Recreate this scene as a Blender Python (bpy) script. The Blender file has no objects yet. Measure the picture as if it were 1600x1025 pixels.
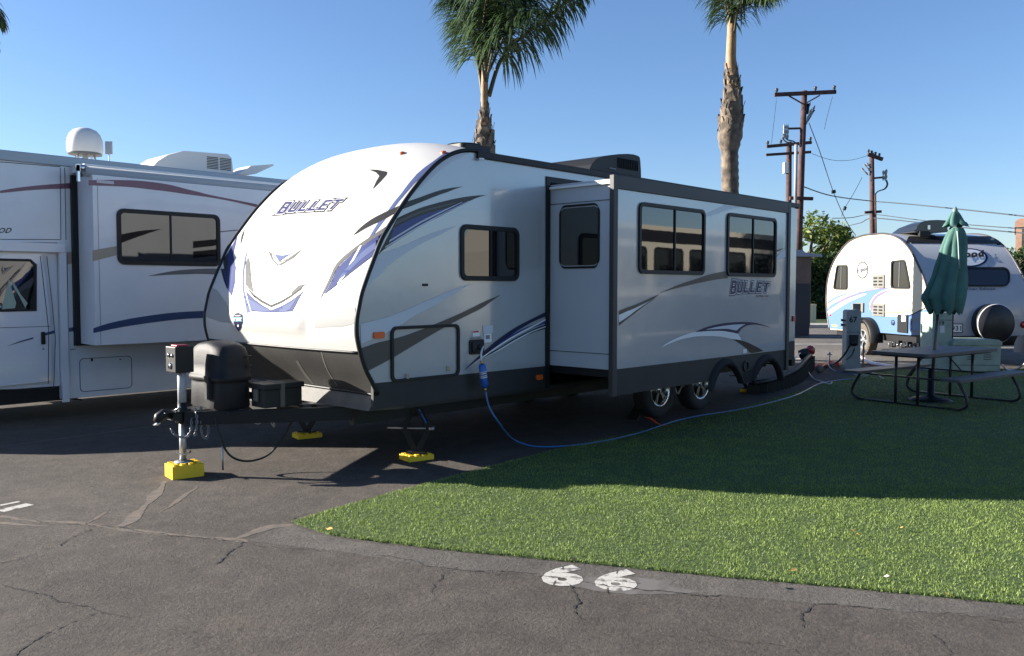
import bpy, bmesh, math, random
import numpy as np
from mathutils import Vector, Matrix
from mathutils.bvhtree import BVHTree
from mathutils.geometry import tessellate_polygon
random.seed(7); RNG = np.random.default_rng(11)
scene = bpy.context.scene
COL = scene.collection

# ------------------------------------------------------------------ camera
F, PITCH, ROLL, YAW, H = 1327.0, .0478, .0014, .7557, 1.5317
sy, cy = math.sin(YAW), math.cos(YAW)
OX, OY = -1.2117, 6.6046
CAM = Vector((-(OX*sy+OY*cy), -(-OX*cy+OY*sy), H))
cp, sp = math.cos(PITCH), math.sin(PITCH)
RIGHT = Vector((sy, -cy, 0)); FWD0 = Vector((cy, sy, 0))
FWD = Vector((cp*cy, cp*sy, -sp)); UP = Vector((sp*cy, sp*sy, cp))
cr, sr = math.cos(ROLL), math.sin(ROLL)
cam_d = bpy.data.cameras.new('camera'); cam = bpy.data.objects.new('camera', cam_d); COL.objects.link(cam)
ix = RIGHT*cr + UP*sr; iy = -RIGHT*sr + UP*cr
cam.matrix_world = Matrix(((ix.x, iy.x, -FWD.x, CAM.x), (ix.y, iy.y, -FWD.y, CAM.y), (ix.z, iy.z, -FWD.z, CAM.z), (0, 0, 0, 1)))
cam_d.sensor_width = 36; cam_d.lens = F/1600*36; cam_d.clip_start = .05; cam_d.clip_end = 3000
scene.camera = cam
# ------------------------------------------------------------------ light
EL = math.radians(18.7)
tosun = Vector((-.58, .815, 0)).normalized()*math.cos(EL) + Vector((0, 0, math.sin(EL)))
W = bpy.data.worlds.new('World'); scene.world = W; W.use_nodes = True
nt = W.node_tree; bg = nt.nodes['Background']
sky = nt.nodes.new('ShaderNodeTexSky'); sky.sky_type = 'NISHITA'; sky.sun_disc = False
sky.sun_elevation = EL; sky.sun_rotation = math.atan2(tosun.x, tosun.y); sky.air_density = 1.0; sky.dust_density = .3; sky.ozone_density = 5.0
sky.altitude = 20
tint = nt.nodes.new('ShaderNodeMix'); tint.data_type = 'RGBA'; tint.blend_type = 'MULTIPLY'; tint.inputs[0].default_value = 1; tint.inputs[7].default_value = (1.06, 1.0, 1.03, 1)
nt.links.new(sky.outputs[0], tint.inputs[6]); nt.links.new(tint.outputs[2], bg.inputs[0]); bg.inputs[1].default_value = .058
sl = bpy.data.lights.new('sun', 'SUN'); sl.energy = 5.0; sl.angle = math.radians(.5); sl.color = (1, .93, .83)
so = bpy.data.objects.new('sun', sl); COL.objects.link(so)
so.rotation_euler = (-tosun).to_track_quat('-Z', 'Y').to_euler()
vs = scene.view_settings; vs.view_transform = 'Standard'; vs.look = 'None'; vs.exposure = 1.72; vs.gamma = 1; vs.use_curve_mapping = False

# ------------------------------------------------------------------ helpers: rays
def ray(px, py):
    return ix*((px-800)/F) + iy*((512.5-py)/F) + FWD
class Pl:
    """a real plane: origin, in-plane axes ex/ez and outward normal n"""
    def __init__(s, P0, ex, ez=(0, 0, 1), n=None):
        s.P0 = Vector(P0); s.ex = Vector(ex).normalized(); s.ez = Vector(ez).normalized()
        s.n = Vector(n).normalized() if n is not None else s.ex.cross(s.ez)
    def at(s, a, b, d=0): return s.P0 + s.ex*a + s.ez*b + s.n*d
    def ab(s, p, d=0):
        r = ray(*p); t = ((s.P0+s.n*d) - CAM).dot(s.n)/r.dot(s.n); q = CAM + r*t - s.P0
        return (q.dot(s.ex), q.dot(s.ez))
def gr(px, py, z=0):
    r = ray(px, py); t = (z-CAM.z)/r.z; return CAM + r*t
def atd(px, py, D):
    r = ray(px, py); return CAM + r*(D/r.dot(FWD0))
def zt(ox, oy, s): return lambda *L: [(ox+x/s, oy+y/s) for x, y in L]
def Zp(ox, oy, s): return lambda x, y: (ox+x/s, oy+y/s)

# ------------------------------------------------------------------ materials
MATS = {}
def mat(name, col, rough=.5, metal=0, var=0, vscale=3, bump=0, bscale=40, coat=0, spec=.5, col2=None, detail=4, vdist=(.35, .65), emis=None, ior=None):
    if name in MATS: return MATS[name]
    m = bpy.data.materials.new(name); m.use_nodes = True; n = m.node_tree; b = n.nodes['Principled BSDF']
    b.inputs['Base Color'].default_value = (*col, 1); b.inputs['Roughness'].default_value = rough; b.inputs['Metallic'].default_value = metal
    b.inputs['Coat Weight'].default_value = coat; b.inputs['Coat Roughness'].default_value = .06; b.inputs['Specular IOR Level'].default_value = spec
    if ior: b.inputs['IOR'].default_value = ior
    tc = n.nodes.new('ShaderNodeTexCoord')
    if var or col2:
        nz = n.nodes.new('ShaderNodeTexNoise'); nz.inputs['Scale'].default_value = vscale; nz.inputs['Detail'].default_value = detail
        rp = n.nodes.new('ShaderNodeValToRGB'); c2 = col2 or tuple(c*(1-var) for c in col)
        c1 = col if col2 else tuple(min(1, c*(1+var)) for c in col)
        rp.color_ramp.elements[0].position = vdist[0]; rp.color_ramp.elements[1].position = vdist[1]
        rp.color_ramp.elements[0].color = (*c2, 1); rp.color_ramp.elements[1].color = (*c1, 1)
        n.links.new(tc.outputs['Object'], nz.inputs['Vector']); n.links.new(nz.outputs['Fac'], rp.inputs[0]); n.links.new(rp.outputs[0], b.inputs['Base Color'])
    if bump:
        nb = n.nodes.new('ShaderNodeTexNoise'); nb.inputs['Scale'].default_value = bscale; nb.inputs['Detail'].default_value = 5
        bp = n.nodes.new('ShaderNodeBump'); bp.inputs['Strength'].default_value = bump; bp.inputs['Distance'].default_value = .02
        n.links.new(tc.outputs['Object'], nb.inputs['Vector']); n.links.new(nb.outputs['Fac'], bp.inputs['Height']); n.links.new(bp.outputs[0], b.inputs['Normal'])
    MATS[name] = m; return m
def asphalt_mat(name, base, lift=1.0, crackmul=1.0, stain=True):
    m = bpy.data.materials.new(name); m.use_nodes = True; n = m.node_tree; N = n.nodes.new; L = n.links.new; b = n.nodes['Principled BSDF']
    b.inputs['Roughness'].default_value = .88; b.inputs['Specular IOR Level'].default_value = .25
    tc = N('ShaderNodeTexCoord')
    def noise(sc, det=6, rough=.6):
        t = N('ShaderNodeTexNoise'); t.inputs['Scale'].default_value = sc; t.inputs['Detail'].default_value = det; t.inputs['Roughness'].default_value = rough
        L(tc.outputs['Object'], t.inputs['Vector']); return t.outputs['Fac']
    def ramp(f, p0, c0, p1, c1):
        r = N('ShaderNodeValToRGB'); r.color_ramp.elements[0].position = p0; r.color_ramp.elements[1].position = p1
        r.color_ramp.elements[0].color = (*c0, 1); r.color_ramp.elements[1].color = (*c1, 1); L(f, r.inputs[0]); return r.outputs[0]
    def mix(a, c, fac, mode='MIX'):
        x = N('ShaderNodeMix'); x.data_type = 'RGBA'; x.blend_type = mode
        if isinstance(fac, float): x.inputs[0].default_value = fac
        else: L(fac, x.inputs[0])
        for s, v in ((6, a), (7, c)):
            if isinstance(v, tuple): x.inputs[s].default_value = (*v, 1)
            else: L(v, x.inputs[s])
        return x.outputs[2]
    c = ramp(noise(.55, 7, .62), .3, tuple(v*.8*lift for v in base), .7, tuple(v*1.22*lift for v in base))
    c = mix(c, ramp(noise(5, 8, .7), .35, (.72, .72, .72), .7, (1.2, 1.19, 1.17)), .8, 'MULTIPLY')
    if stain:
        brown = ramp(noise(1.3, 9, .68), .56, (0, 0, 0), .74, (.55, .55, .55))
        c = mix(c, (.135, .104, .082), brown)
        drk = ramp(noise(2.1, 5, .55), .60, (0, 0, 0), .8, (.7, .7, .7)); c = mix(c, tuple(v*.5 for v in base), drk)
    c = mix(c, ramp(noise(38, 6, .75), .36, (.62, .62, .62), .66, (1.32, 1.31, 1.3)), .75, 'MULTIPLY')
    ag = ramp(noise(75, 4, .8), .60, (0, 0, 0), .70, (.7, .7, .7)); c = mix(c, tuple(min(.5, v*2.6) for v in base), ag)
    pit = ramp(noise(48, 4, .7), .31, (.8, .8, .8), .42, (0, 0, 0)); c = mix(c, tuple(v*.35 for v in base), pit)
    L(c, b.inputs['Base Color'])
    bp = N('ShaderNodeBump'); bp.inputs['Strength'].default_value = .75; bp.inputs['Distance'].default_value = .014; L(noise(60, 8, .75), bp.inputs['Height'])
    bp2 = N('ShaderNodeBump'); bp2.inputs['Strength'].default_value = .5; bp2.inputs['Distance'].default_value = .03; L(noise(3.2, 7, .62), bp2.inputs['Height']); L(bp.outputs[0], bp2.inputs['Normal'])
    L(bp2.outputs[0], b.inputs['Normal']); MATS[name] = m; return m
def glass_mat(name, tint=(.006, .0065, .0075), ior=1.62, bump=.02):
    return mat(name, tint, rough=.02, spec=.8, ior=ior, bump=bump, bscale=1.4)
def leaf_mat(name, c1, c2, trans=.25, rough=.5):
    m = bpy.data.materials.new(name); m.use_nodes = True; n = m.node_tree; b = n.nodes['Principled BSDF']; N = n.nodes.new; L = n.links.new
    at = N('ShaderNodeAttribute'); at.attribute_name = 'rnd'
    r = N('ShaderNodeValToRGB'); r.color_ramp.elements[0].color = (*c1, 1); r.color_ramp.elements[1].color = (*c2, 1)
    L(at.outputs['Fac'], r.inputs[0]); L(r.outputs[0], b.inputs['Base Color']); b.inputs['Roughness'].default_value = rough
    b.inputs['Specular IOR Level'].default_value = .3
    if trans:
        t = N('ShaderNodeBsdfTranslucent'); L(r.outputs[0], t.inputs[0]); x = N('ShaderNodeMixShader'); x.inputs[0].default_value = trans
        L(b.outputs[0], x.inputs[1]); L(t.outputs[0], x.inputs[2]); L(x.outputs[0], n.nodes['Material Output'].inputs[0])
    MATS[name] = m; return m

white = mat('white gelcoat', (.50, .487, .462), .40, coat=.05, spec=.3, bump=.03, bscale=6)
side = mat('silver fibreglass', (.42, .44, .455), .22, coat=.7, var=.03, vscale=2, bump=.22, bscale=2.4, metal=.2)
sidew = mat('slide end fibreglass', (.46, .49, .52), .35, coat=.3, bump=.05, bscale=4)
blk = mat('black trim', (.010, .010, .011), .5, spec=.35)
blkm = mat('black frame paint', (.009, .010, .011), .5, spec=.35)
pan = mat('dusty black plastic', (.032, .030, .028), .62, col2=(.020, .019, .018), vscale=3, bump=.1, bscale=60)
skirtm = mat('charcoal skirt', (.018, .018, .019), .6, var=.15, vscale=4)
trimg = mat('charcoal trim', (.040, .040, .041), .5, metal=.2)
glass = glass_mat('dark tinted glass')
d_dark = mat('decal charcoal', (.018, .018, .020), .32, coat=.12, spec=.35)
d_brown = mat('decal warm grey', (.075, .070, .064), .32, coat=.12, spec=.35)
d_light = mat('decal pale silver', (.58, .61, .66), .32, coat=.12, spec=.35)
d_navy = mat('decal navy', (.010, .016, .065), .32, coat=.12, spec=.35)
d_blue = mat('decal blue', (.035, .055, .22), .32, coat=.12, spec=.35)
d_blue2 = mat('decal slate blue', (.16, .22, .42), .32, coat=.12, spec=.35)
d_grey = mat('decal mid grey', (.22, .225, .24), .32, coat=.12, spec=.35)
d_white = mat('decal white', (.8, .8, .8), .3, coat=.3)
chrome = mat('chrome', (.6, .6, .6), .18, metal=1)
alu = mat('polished wheel alloy', (.62, .62, .63), .22, metal=1)
galv = mat('galvanised steel', (.45, .46, .46), .42, metal=.8, var=.2, vscale=20)
tyre = mat('tyre rubber', (.020, .020, .021), .75, bump=.2, bscale=60)
amber = mat('amber lens', (.75, .12, .015), .25, coat=.6)
redl = mat('red lens', (.35, .01, .01), .25, coat=.6)
yel = mat('yellow plastic', (.80, .53, .015), .45, bump=.05, bscale=30)
rubber = mat('black rubber', (.011, .011, .011), .6)
roofm = mat('roof membrane', (.5, .5, .48), .7)

# ------------------------------------------------------------------ mesh builder
def tri2(pts): return [tuple(t) for t in tessellate_polygon([[Vector((p[0], p[1], 0)) for p in pts]])]
def cat(pts, n=5, closed=False):
    P = [np.array(p, float) for p in pts]; out = []; m = len(P)
    rng = range(m) if closed else range(m-1)
    for i in rng:
        p0 = P[(i-1) % m] if closed or i > 0 else P[0]; p1 = P[i]; p2 = P[(i+1) % m]; p3 = P[(i+2) % m] if closed or i+2 < m else P[-1]
        for k in range(n):
            t = k/n; out.append(tuple(.5*((2*p1)+(-p0+p2)*t+(2*p0-5*p1+4*p2-p3)*t*t+(-p0+3*p1-3*p2+p3)*t**3)))
    if not closed: out.append(tuple(P[-1]))
    return out
def stripe(up, lo, n=5): return cat(up, n) + cat(lo, n)
def rr(a0, b0, a1, b1, r, n=5):
    if a0 > a1: a0, a1 = a1, a0
    if b0 > b1: b0, b1 = b1, b0
    out = []
    for cx, cz, s in ((a1-r, b1-r, 0), (a0+r, b1-r, 90), (a0+r, b0+r, 180), (a1-r, b0+r, 270)):
        for k in range(n+1):
            t = math.radians(s+90*k/n); out.append((cx+r*math.cos(t), cz+r*math.sin(t)))
    return out
class MB:
    def __init__(s): s.v = []; s.f = []; s.m = []; s.mats = []; s.cur = 0; s.sm = []; s.smooth = False
    def use(s, m):
        if m not in s.mats: s.mats.append(m)
        s.cur = s.mats.index(m); return s
    def add(s, vs_, fs):
        o = len(s.v); s.v += [tuple(v) for v in vs_]
        for f in fs: s.f.append(tuple(o+i for i in f)); s.m.append(s.cur); s.sm.append(s.smooth)
    def box(s, x0, y0, z0, x1, y1, z1):
        s.obox(Vector(((x0+x1)/2, (y0+y1)/2, (z0+z1)/2)), Vector((1, 0, 0)), Vector((0, 1, 0)), Vector((0, 0, 1)), abs(x1-x0)/2, abs(y1-y0)/2, abs(z1-z0)/2)
    def obox(s, c, a, b, c3, ha, hb, hc):
        c = Vector(c); V = [c+a*(i*ha)+b*(j*hb)+c3*(k*hc) for k in (-1, 1) for j in (-1, 1) for i in (-1, 1)]
        s.add(V, [(0, 2, 3, 1), (4, 5, 7, 6), (0, 1, 5, 4), (2, 6, 7, 3), (0, 4, 6, 2), (1, 3, 7, 5)])
    def bar(s, p, q, w, h=None, up=(0, 0, 1)):
        p = Vector(p); q = Vector(q); h = h or w; d = (q-p); L = d.length; d.normalize(); u = Vector(up)
        if abs(d.dot(u)) > .98: u = Vector((1, 0, 0))
        x = d.cross(u).normalized(); z = x.cross(d).normalized(); s.obox((p+q)/2, x, d, z, w/2, L/2, h/2)
    def prism(s, pl, pts, d0, d1):
        n = len(pts); T = tri2(pts); V = [pl.at(a, b, d0) for a, b in pts] + [pl.at(a, b, d1) for a, b in pts]
        s.add(V, [t for t in T] + [tuple(i+n for i in t[::-1]) for t in T] + [(i, (i+1) % n, (i+1) % n+n, i+n) for i in range(n)])
    def sheet(s, pl, pts, d=.004):
        s.add([pl.at(a, b, d) for a, b in pts], tri2(pts))
    def dec(s, pl, pxs, d=.004): s.sheet(pl, [pl.ab(p, d) for p in pxs], d)
    def ring(s, pl, o, i, d0, d1):
        n = len(o); V = [pl.at(a, b, d1) for a, b in o]+[pl.at(a, b, d1) for a, b in i]+[pl.at(a, b, d0) for a, b in o]+[pl.at(a, b, d0) for a, b in i]
        Fs = []
        for k in range(n):
            j = (k+1) % n; Fs += [(k, j, n+j, n+k), (k, 2*n+k, 2*n+j, j), (n+k, n+j, 3*n+j, 3*n+k)]
        s.add(V, Fs)
    def rring(s, pl, r4, w, rad, d0, d1):
        a0, b0, a1, b1 = r4; s.ring(pl, rr(a0, b0, a1, b1, rad), rr(a0+w, b0+w, a1-w, b1-w, max(.005, rad-w*.8)), d0, d1)
    def tube(s, pts, r, n=8, cap=True):
        P = [Vector(p) for p in pts]; m = len(P); R = r if isinstance(r, (list, tuple)) else [r]*m; V = []; Fs = []
        T0 = (P[1]-P[0]).normalized(); u = T0.orthogonal().normalized()
        for i in range(m):
            T = (P[min(m-1, i+1)]-P[max(0, i-1)]); T = T.normalized() if T.length > 1e-9 else T0
            u = (u - T*u.dot(T)); u = u.normalized() if u.length > 1e-6 else T.orthogonal().normalized(); w = T.cross(u)
            V += [P[i]+(u*math.cos(2*math.pi*k/n)+w*math.sin(2*math.pi*k/n))*R[i] for k in range(n)]
        for i in range(m-1):
            for k in range(n): j = (k+1) % n; Fs.append((i*n+k, i*n+j, i*n+n+j, i*n+n+k))
        if cap: Fs += [tuple(range(n))[::-1], tuple((m-1)*n+k for k in range(n))]
        o = s.smooth; s.smooth = True; s.add(V, Fs); s.smooth = o
    def cyl(s, p, q, r, r2=None, n=16): s.tube([p, q], [r, r2 if r2 is not None else r], n)
    def lathe(s, c, ax, prof, n=24, ang0=0, ang1=2*math.pi):
        """prof = [(radius, along-axis)]"""
        c = Vector(c); ax = Vector(ax).normalized(); u = ax.orthogonal().normalized(); w = ax.cross(u); m = len(prof); full = abs(ang1-ang0-2*math.pi) < 1e-6
        N_ = n if full else n+1; V = []
        for r, h in prof:
            for k in range(N_): t = ang0+(ang1-ang0)*k/n; V.append(c+ax*h+(u*math.cos(t)+w*math.sin(t))*r)
        Fs = [(i*N_+k, i*N_+(k+1) % N_, (i+1)*N_+(k+1) % N_, (i+1)*N_+k) for i in range(m-1) for k in range(n)]
        o = s.smooth; s.smooth = True; s.add(V, Fs); s.smooth = o
    def build(s, name, parent=None, bevel=0, label=None, recalc=True, origin=None):
        me = bpy.data.meshes.new(name); o = Vector(origin) if origin is not None else (parent_world(parent) if parent else Vector((0, 0, 0)))
        me.from_pydata([tuple(Vector(v)-o) for v in s.v], [], s.f)
        for m in s.mats: me.materials.append(m)
        me.polygons.foreach_set('material_index', s.m); me.polygons.foreach_set('use_smooth', s.sm)
        if recalc:
            bm = bmesh.new(); bm.from_mesh(me); bmesh.ops.recalc_face_normals(bm, faces=bm.faces); bm.to_mesh(me); bm.free()
        me.update(); ob = bpy.data.objects.new(name, me); COL.objects.link(ob)
        if parent: ob.parent = parent
        else: ob.location = o
        if bevel:
            b = ob.modifiers.new('bevel', 'BEVEL'); b.width = bevel; b.segments = 2; b.limit_method = 'ANGLE'; b.angle_limit = math.radians(40)
        if label: ob['label'] = label
        return ob
def parent_world(o):
    p = Vector(o.location)
    while o.parent: o = o.parent; p += Vector(o.location)
    return p
def tag(o, label=None, cat_=None, group=None, kind=None):
    if label: o['label'] = label
    if cat_: o['category'] = cat_
    if group: o['group'] = group
    if kind: o['kind'] = kind
    return o
def thing(name, label, cat_, loc, group=None):
    o = bpy.data.objects.new(name, None); COL.objects.link(o); o.location = loc; o.empty_display_size = .2
    return tag(o, label, cat_, group)
def copy_tree(o, parent=None):
    c = o.copy(); COL.objects.link(c); c.parent = parent
    for ch in [x for x in bpy.data.objects if x.parent == o and x is not c]: copy_tree(ch, c)
    return c
# ---- text: flat meshes from the built-in font, placed by a mapping (u in 0..1, v in 0..1) -> point
TXT = {}
def text_mesh(t, off=0, bold=.0, shear=0):
    k = (t, off, shear)
    if k in TXT: return TXT[k]
    c = bpy.data.curves.new('t', 'FONT'); c.body = t; c.size = 1; c.offset = off; c.resolution_u = 3; c.shear = shear; c.space_character = 1.1
    o = bpy.data.objects.new('t', c); COL.objects.link(o); bpy.context.view_layer.update()
    me = bpy.data.meshes.new_from_object(o.evaluated_get(bpy.context.evaluated_depsgraph_get()))
    V = [(v.co.x, v.co.y) for v in me.vertices]; Fs = [tuple(p.vertices) for p in me.polygons]
    bpy.data.objects.remove(o); bpy.data.curves.remove(c); bpy.data.meshes.remove(me); TXT[k] = (V, Fs); return V, Fs
def text_quad(mb, m, t, quad, fn, off=.02, ref=None, shear=0, d=.006):
    """quad px: BL BR TR TL ; fn(px, d)->world"""
    V, Fs = text_mesh(t, off, 0, shear); Rv, _ = text_mesh(t, ref if ref is not None else off, 0, shear)
    x0 = min(v[0] for v in Rv); x1 = max(v[0] for v in Rv); y0 = min(v[1] for v in Rv); y1 = max(v[1] for v in Rv)
    sxx = 0
    if ref is not None and ref != off:   # keep the glyphs of several layers concentric
        xx0 = min(v[0] for v in V); xx1 = max(v[0] for v in V); yy0 = min(v[1] for v in V); yy1 = max(v[1] for v in V)
    BL, BR, TR, TL = [np.array(q, float) for q in quad]; out = []
    for x, y in V:
        u = (x-x0)/(x1-x0); v = (y-y0)/(y1-y0); p = BL*(1-u)*(1-v)+BR*u*(1-v)+TR*u*v+TL*(1-u)*v; out.append(fn((p[0], p[1]), d))
    mb.use(m); mb.add(out, Fs)
def plfn(pl): return lambda p, d: pl.at(*pl.ab(p, d), d)

# ================================================================== SETTING
GP = Pl((0, 0, 0), (1, 0, 0), (0, 1, 0), (0, 0, 1))
asph = asphalt_mat('asphalt', (.092, .080, .070))
asph2 = asphalt_mat('coarse asphalt edge', (.115, .105, .094), stain=False)
road = asphalt_mat('street asphalt', (.145, .135, .124), stain=False)
crackm = mat('crack shadow filler', (.022, .020, .019), .9)
dirt = mat('brown dust in seams', (.15, .112, .082), .95, col2=(.095, .083, .073), vscale=16, vdist=(.4,.66), bump=.2, bscale=80)
paint = mat('worn white paint', (.44, .42, .38), .8, col2=(.12, .11, .10), vscale=16, detail=10, vdist=(.34, .46), bump=.2, bscale=90)
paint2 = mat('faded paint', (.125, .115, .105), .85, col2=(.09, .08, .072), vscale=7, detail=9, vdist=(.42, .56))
paintst = mat('street line paint', (.5, .5, .48), .8, var=.2, vscale=3)
conc = mat('concrete', (.36, .34, .31), .85, var=.15, vscale=2, bump=.1)
def grid_sheet(n, half, name, m, z=0, holes=None):
    mb = MB(); mb.use(m); V = []; 
    for j in range(n+1):
        for i in range(n+1): V.append((CAM.x+10-half+2*half*i/n, CAM.y+10-half+2*half*j/n, z))
    mb.add(V, [(j*(n+1)+i, j*(n+1)+i+1, (j+1)*(n+1)+i+1, (j+1)*(n+1)+i) for j in range(n) for i in range(n)]); return mb
g = grid_sheet(24, 900, 'ground', asph)
tag(g.build('ground', origin=(0, 0, 0)), kind='structure')

def jag(mb, pxs, w, z=.003, amp=.5, seed=0, step=.05):
    """a thin irregular ribbon on the ground through the traced points"""
    r = random.Random(seed); P = [gr(*p) for p in pxs]; pts = []
    for a, b in zip(P[:-1], P[1:]):
        n = max(1, int((b-a).length/step)); 
        for k in range(n): pts.append(a.lerp(b, k/n))
    pts.append(P[-1]); L = []; R = []; off = 0
    for i, p in enumerate(pts):
        T = (pts[min(len(pts)-1, i+1)]-pts[max(0, i-1)]).normalized(); nrm = Vector((-T.y, T.x, 0)); off = off*.9+r.uniform(-1, 1)*(.011 if z > .002 else .007)
        ww = (w*.62*(.12+1.1*r.random()**1.5) if z > .002 else w*(.55+.3*math.sin(i*.31+seed)+.15*r.random()))*(1 if 0 < i < len(pts)-1 else .1); c = p+nrm*off
        L.append((c.x+nrm.x*ww/2, c.y+nrm.y*ww/2, z)); R.append((c.x-nrm.x*ww/2, c.y-nrm.y*ww/2, z))
    n = len(L); mb.add(L+R, [(i, i+1, n+i+1, n+i) for i in range(n-1)])
cr_ = MB(); cr_.use(crackm)
ZL = Zp(0, 800, 3.2); ZR5 = Zp(1100, 820, 3.2); ZM = Zp(400, 620, 3.2); ZG = Zp(780, 820, 4.444)
cracks = [([ZL(0, 365), ZL(75, 395), ZL(150, 410), ZL(240, 425), ZL(320, 455), ZL(420, 480)], .022), ([ZL(440, 470), ZL(485, 498), ZL(555, 515), ZL(640, 517), ZL(690, 525)], .014),
 ([ZL(485, 500), ZL(400, 535), ZL(340, 548), ZL(290, 585), ZL(200, 620), ZL(120, 660), ZL(55, 712), ZL(20, 760)], .016), ([ZL(460, 470), ZL(530, 450)], .008), ([ZL(280, 600), ZL(190, 645)], .008),
 ([ZL(455, 85), ZL(395, 110), ZL(335, 140), ZL(290, 175), ZL(190, 203), ZL(120, 235), ZL(0, 262)], .014),
 ([ZL(170, 42), ZL(260, 55), ZL(410, 66), ZL(560, 72), ZL(640, 88), ZL(760, 108), ZL(900, 120), ZL(1060, 130), ZL(1150, 148), ZL(1240, 158)], .022),
 ([ZL(1240, 158), ZL(1400, 178), ZL(1600, 190)], .016), ([ZL(1225, 150), ZL(1170, 205), ZL(1120, 240), ZL(1090, 262)], .024), ([ZL(1010, 630), ZL(1110, 605), ZL(1225, 575)], .010), ([ZL(870, 615), ZL(1010, 597)], .007), ([ZL(1120, 530), ZL(1220, 510)], .006),
 ([ZM(600, 792), ZM(730, 800), ZM(830, 825), ZM(870, 850), ZM(1000, 858), ZM(1210, 862), ZM(1420, 886)], .016), ([ZM(1010, 852), ZM(950, 890), ZM(880, 940), ZM(875, 965), ZM(885, 985)], .013), ([ZM(1240, 870), ZM(1200, 900)], .007),
 ([ZG(450, 400), ZG(470, 460), ZG(520, 530), ZG(515, 590), ZG(540, 640), ZG(570, 665)], .022), ([ZG(530, 545), ZG(550, 555)], .02), ([ZG(560, 400), ZG(800, 440), ZG(1000, 450), ZG(1200, 462), ZG(1330, 480), ZG(1500, 492), ZG(1600, 485)], .02),
 ([ZR5(480, 520), ZR5(490, 440), ZR5(530, 400), ZR5(620, 392), ZR5(760, 405), ZR5(860, 420), ZR5(960, 425)], .018), ([ZR5(0, 550), ZR5(90, 568), ZR5(240, 578), ZR5(340, 598), ZR5(420, 612), ZR5(500, 655)], .008), ([ZR5(1120, 545), ZR5(1180, 590), ZR5(1220, 640), ZR5(1215, 690)], .011), ([ZR5(1040, 430), ZR5(1300, 450), ZR5(1480, 490), ZR5(1600, 500)], .012),
 ([ZM(170, 632), ZM(210, 605), ZM(290, 585)], .016), ([Zp(0, 600, 3.2)(1100, 415), Zp(0, 600, 3.2)(1200, 400), Zp(0, 600, 3.2)(1290, 370)], .008), ([(585, 748), (545, 752)], .008),
 ([(205, 1000), (270, 985), (330, 990)], .006), ([(610, 1010), (700, 985), (790, 992)], .005), ([(1000, 985), (1080, 1004), (1180, 1008)], .006)]
for i, (c, w) in enumerate(cracks): jag(cr_, c, w, seed=i, step=.016)
cr_.use(dirt)
for i, (c, w) in enumerate([([(0, 806), (60, 816), (130, 818), (200, 828), (300, 838), (390, 846)], .07), ([(258, 752), (235, 785), (205, 815), (180, 826)], .10), ([(310, 760), (250, 800)], .05), ([(130, 820), (165, 800)], .03), ([(460, 820), (420, 824), (370, 842)], .10), ([(0, 816), (80, 822)], .05)]):
    jag(cr_, c, w, z=.0015, amp=.25, seed=40+i, step=.03)
tag(cr_.build('pavement_cracks', recalc=False), kind='structure')
# coarse strip between drive and turf
turf_px = [(460, 818), (520, 799), (600, 776), (720, 744), (900, 697), (1030, 668), (1150, 641), (1250, 611), (1290, 600), (1335, 588), (1340, 577)]
st = MB(); st.use(asph2)
up = [(392, 843), (430, 826), (458, 822), (500, 836), (560, 847), (680, 860), (860, 876), (1100, 900), (1300, 917), (1600, 946)]
lo = [(1600, 968), (1400, 955), (1290, 944), (1140, 932), (1000, 924), (880, 905), (800, 896), (700, 890), (560, 866), (480, 856), (392, 846)]
rj = random.Random(3)
def dens(p, n=6, a=1.2): 
    o = []
    for q, r_ in zip(p[:-1], p[1:]):
        for k in range(n): t = k/n; o.append((q[0]*(1-t)+r_[0]*t+rj.uniform(-a, a), q[1]*(1-t)+r_[1]*t+rj.uniform(-a, a)*.6))
    return o+[p[-1]]
far_r = [(1700, 955), (2300, 1010), (2300, 1045), (1700, 978)]
pts = dens(up)+[far_r[0], far_r[1], far_r[2], far_r[3]]+dens(lo, 8, 1.6)
st.add([(gr(*p).x, gr(*p).y, .0008) for p in pts], tri2([(gr(*p).x, gr(*p).y) for p in pts]))
tag(st.build('pavement_edge_strip', recalc=False), kind='structure')
# painted 66, the parking line in the shade and the worn corner of another marking
pm = MB(); gf = lambda p, d: gr(p[0], p[1], d)
pm.use(paint2); q = dens([(870, 909), (905, 903), (960, 900), (1010, 903), (1052, 909), (1046, 915), (1100, 925), (1050, 928), (985, 929), (930, 923), (885, 914)], 4, 1.5)
pm.add([tuple(gr(*p, .0014)) for p in q], tri2([tuple(gr(*p))[:2] for p in q]))
text_quad(pm, paint, '6', [(843, 914), (908, 917), (919, 883), (852, 881)], gf, off=.05, d=.0026)
text_quad(pm, paint, '6', [(925, 920), (992, 926), (1004, 890), (936, 888)], gf, off=.05, d=.0026)
pm.use(asph)      # bridges of the stencil and the worn breaks across the digits
for a, b, w in (((881, 883), (878, 889), 1.3), ((868, 907), (864, 915), 1.6), ((842, 899), (880, 903), .8), ((966, 890), (963, 896), 1.3), ((950, 918), (947, 926), 1.6), ((960, 907), (1000, 911), .8)):
    A = [(a[0]-w*.7, a[1]), (a[0]+w*.7, a[1]+w*.1), (b[0]+w, b[1]+w*.1), (b[0]-w*.4, b[1])] if abs(a[0]-b[0]) < 12 else [(a[0], a[1]-w*.5), (b[0], b[1]-w*.3), (b[0], b[1]+w*.4), (a[0], a[1]+w*.5)]
    A = [tuple(gr(*p, .0034)) for p in A]; pm.add(A, [(0, 1, 2, 3)])
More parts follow.
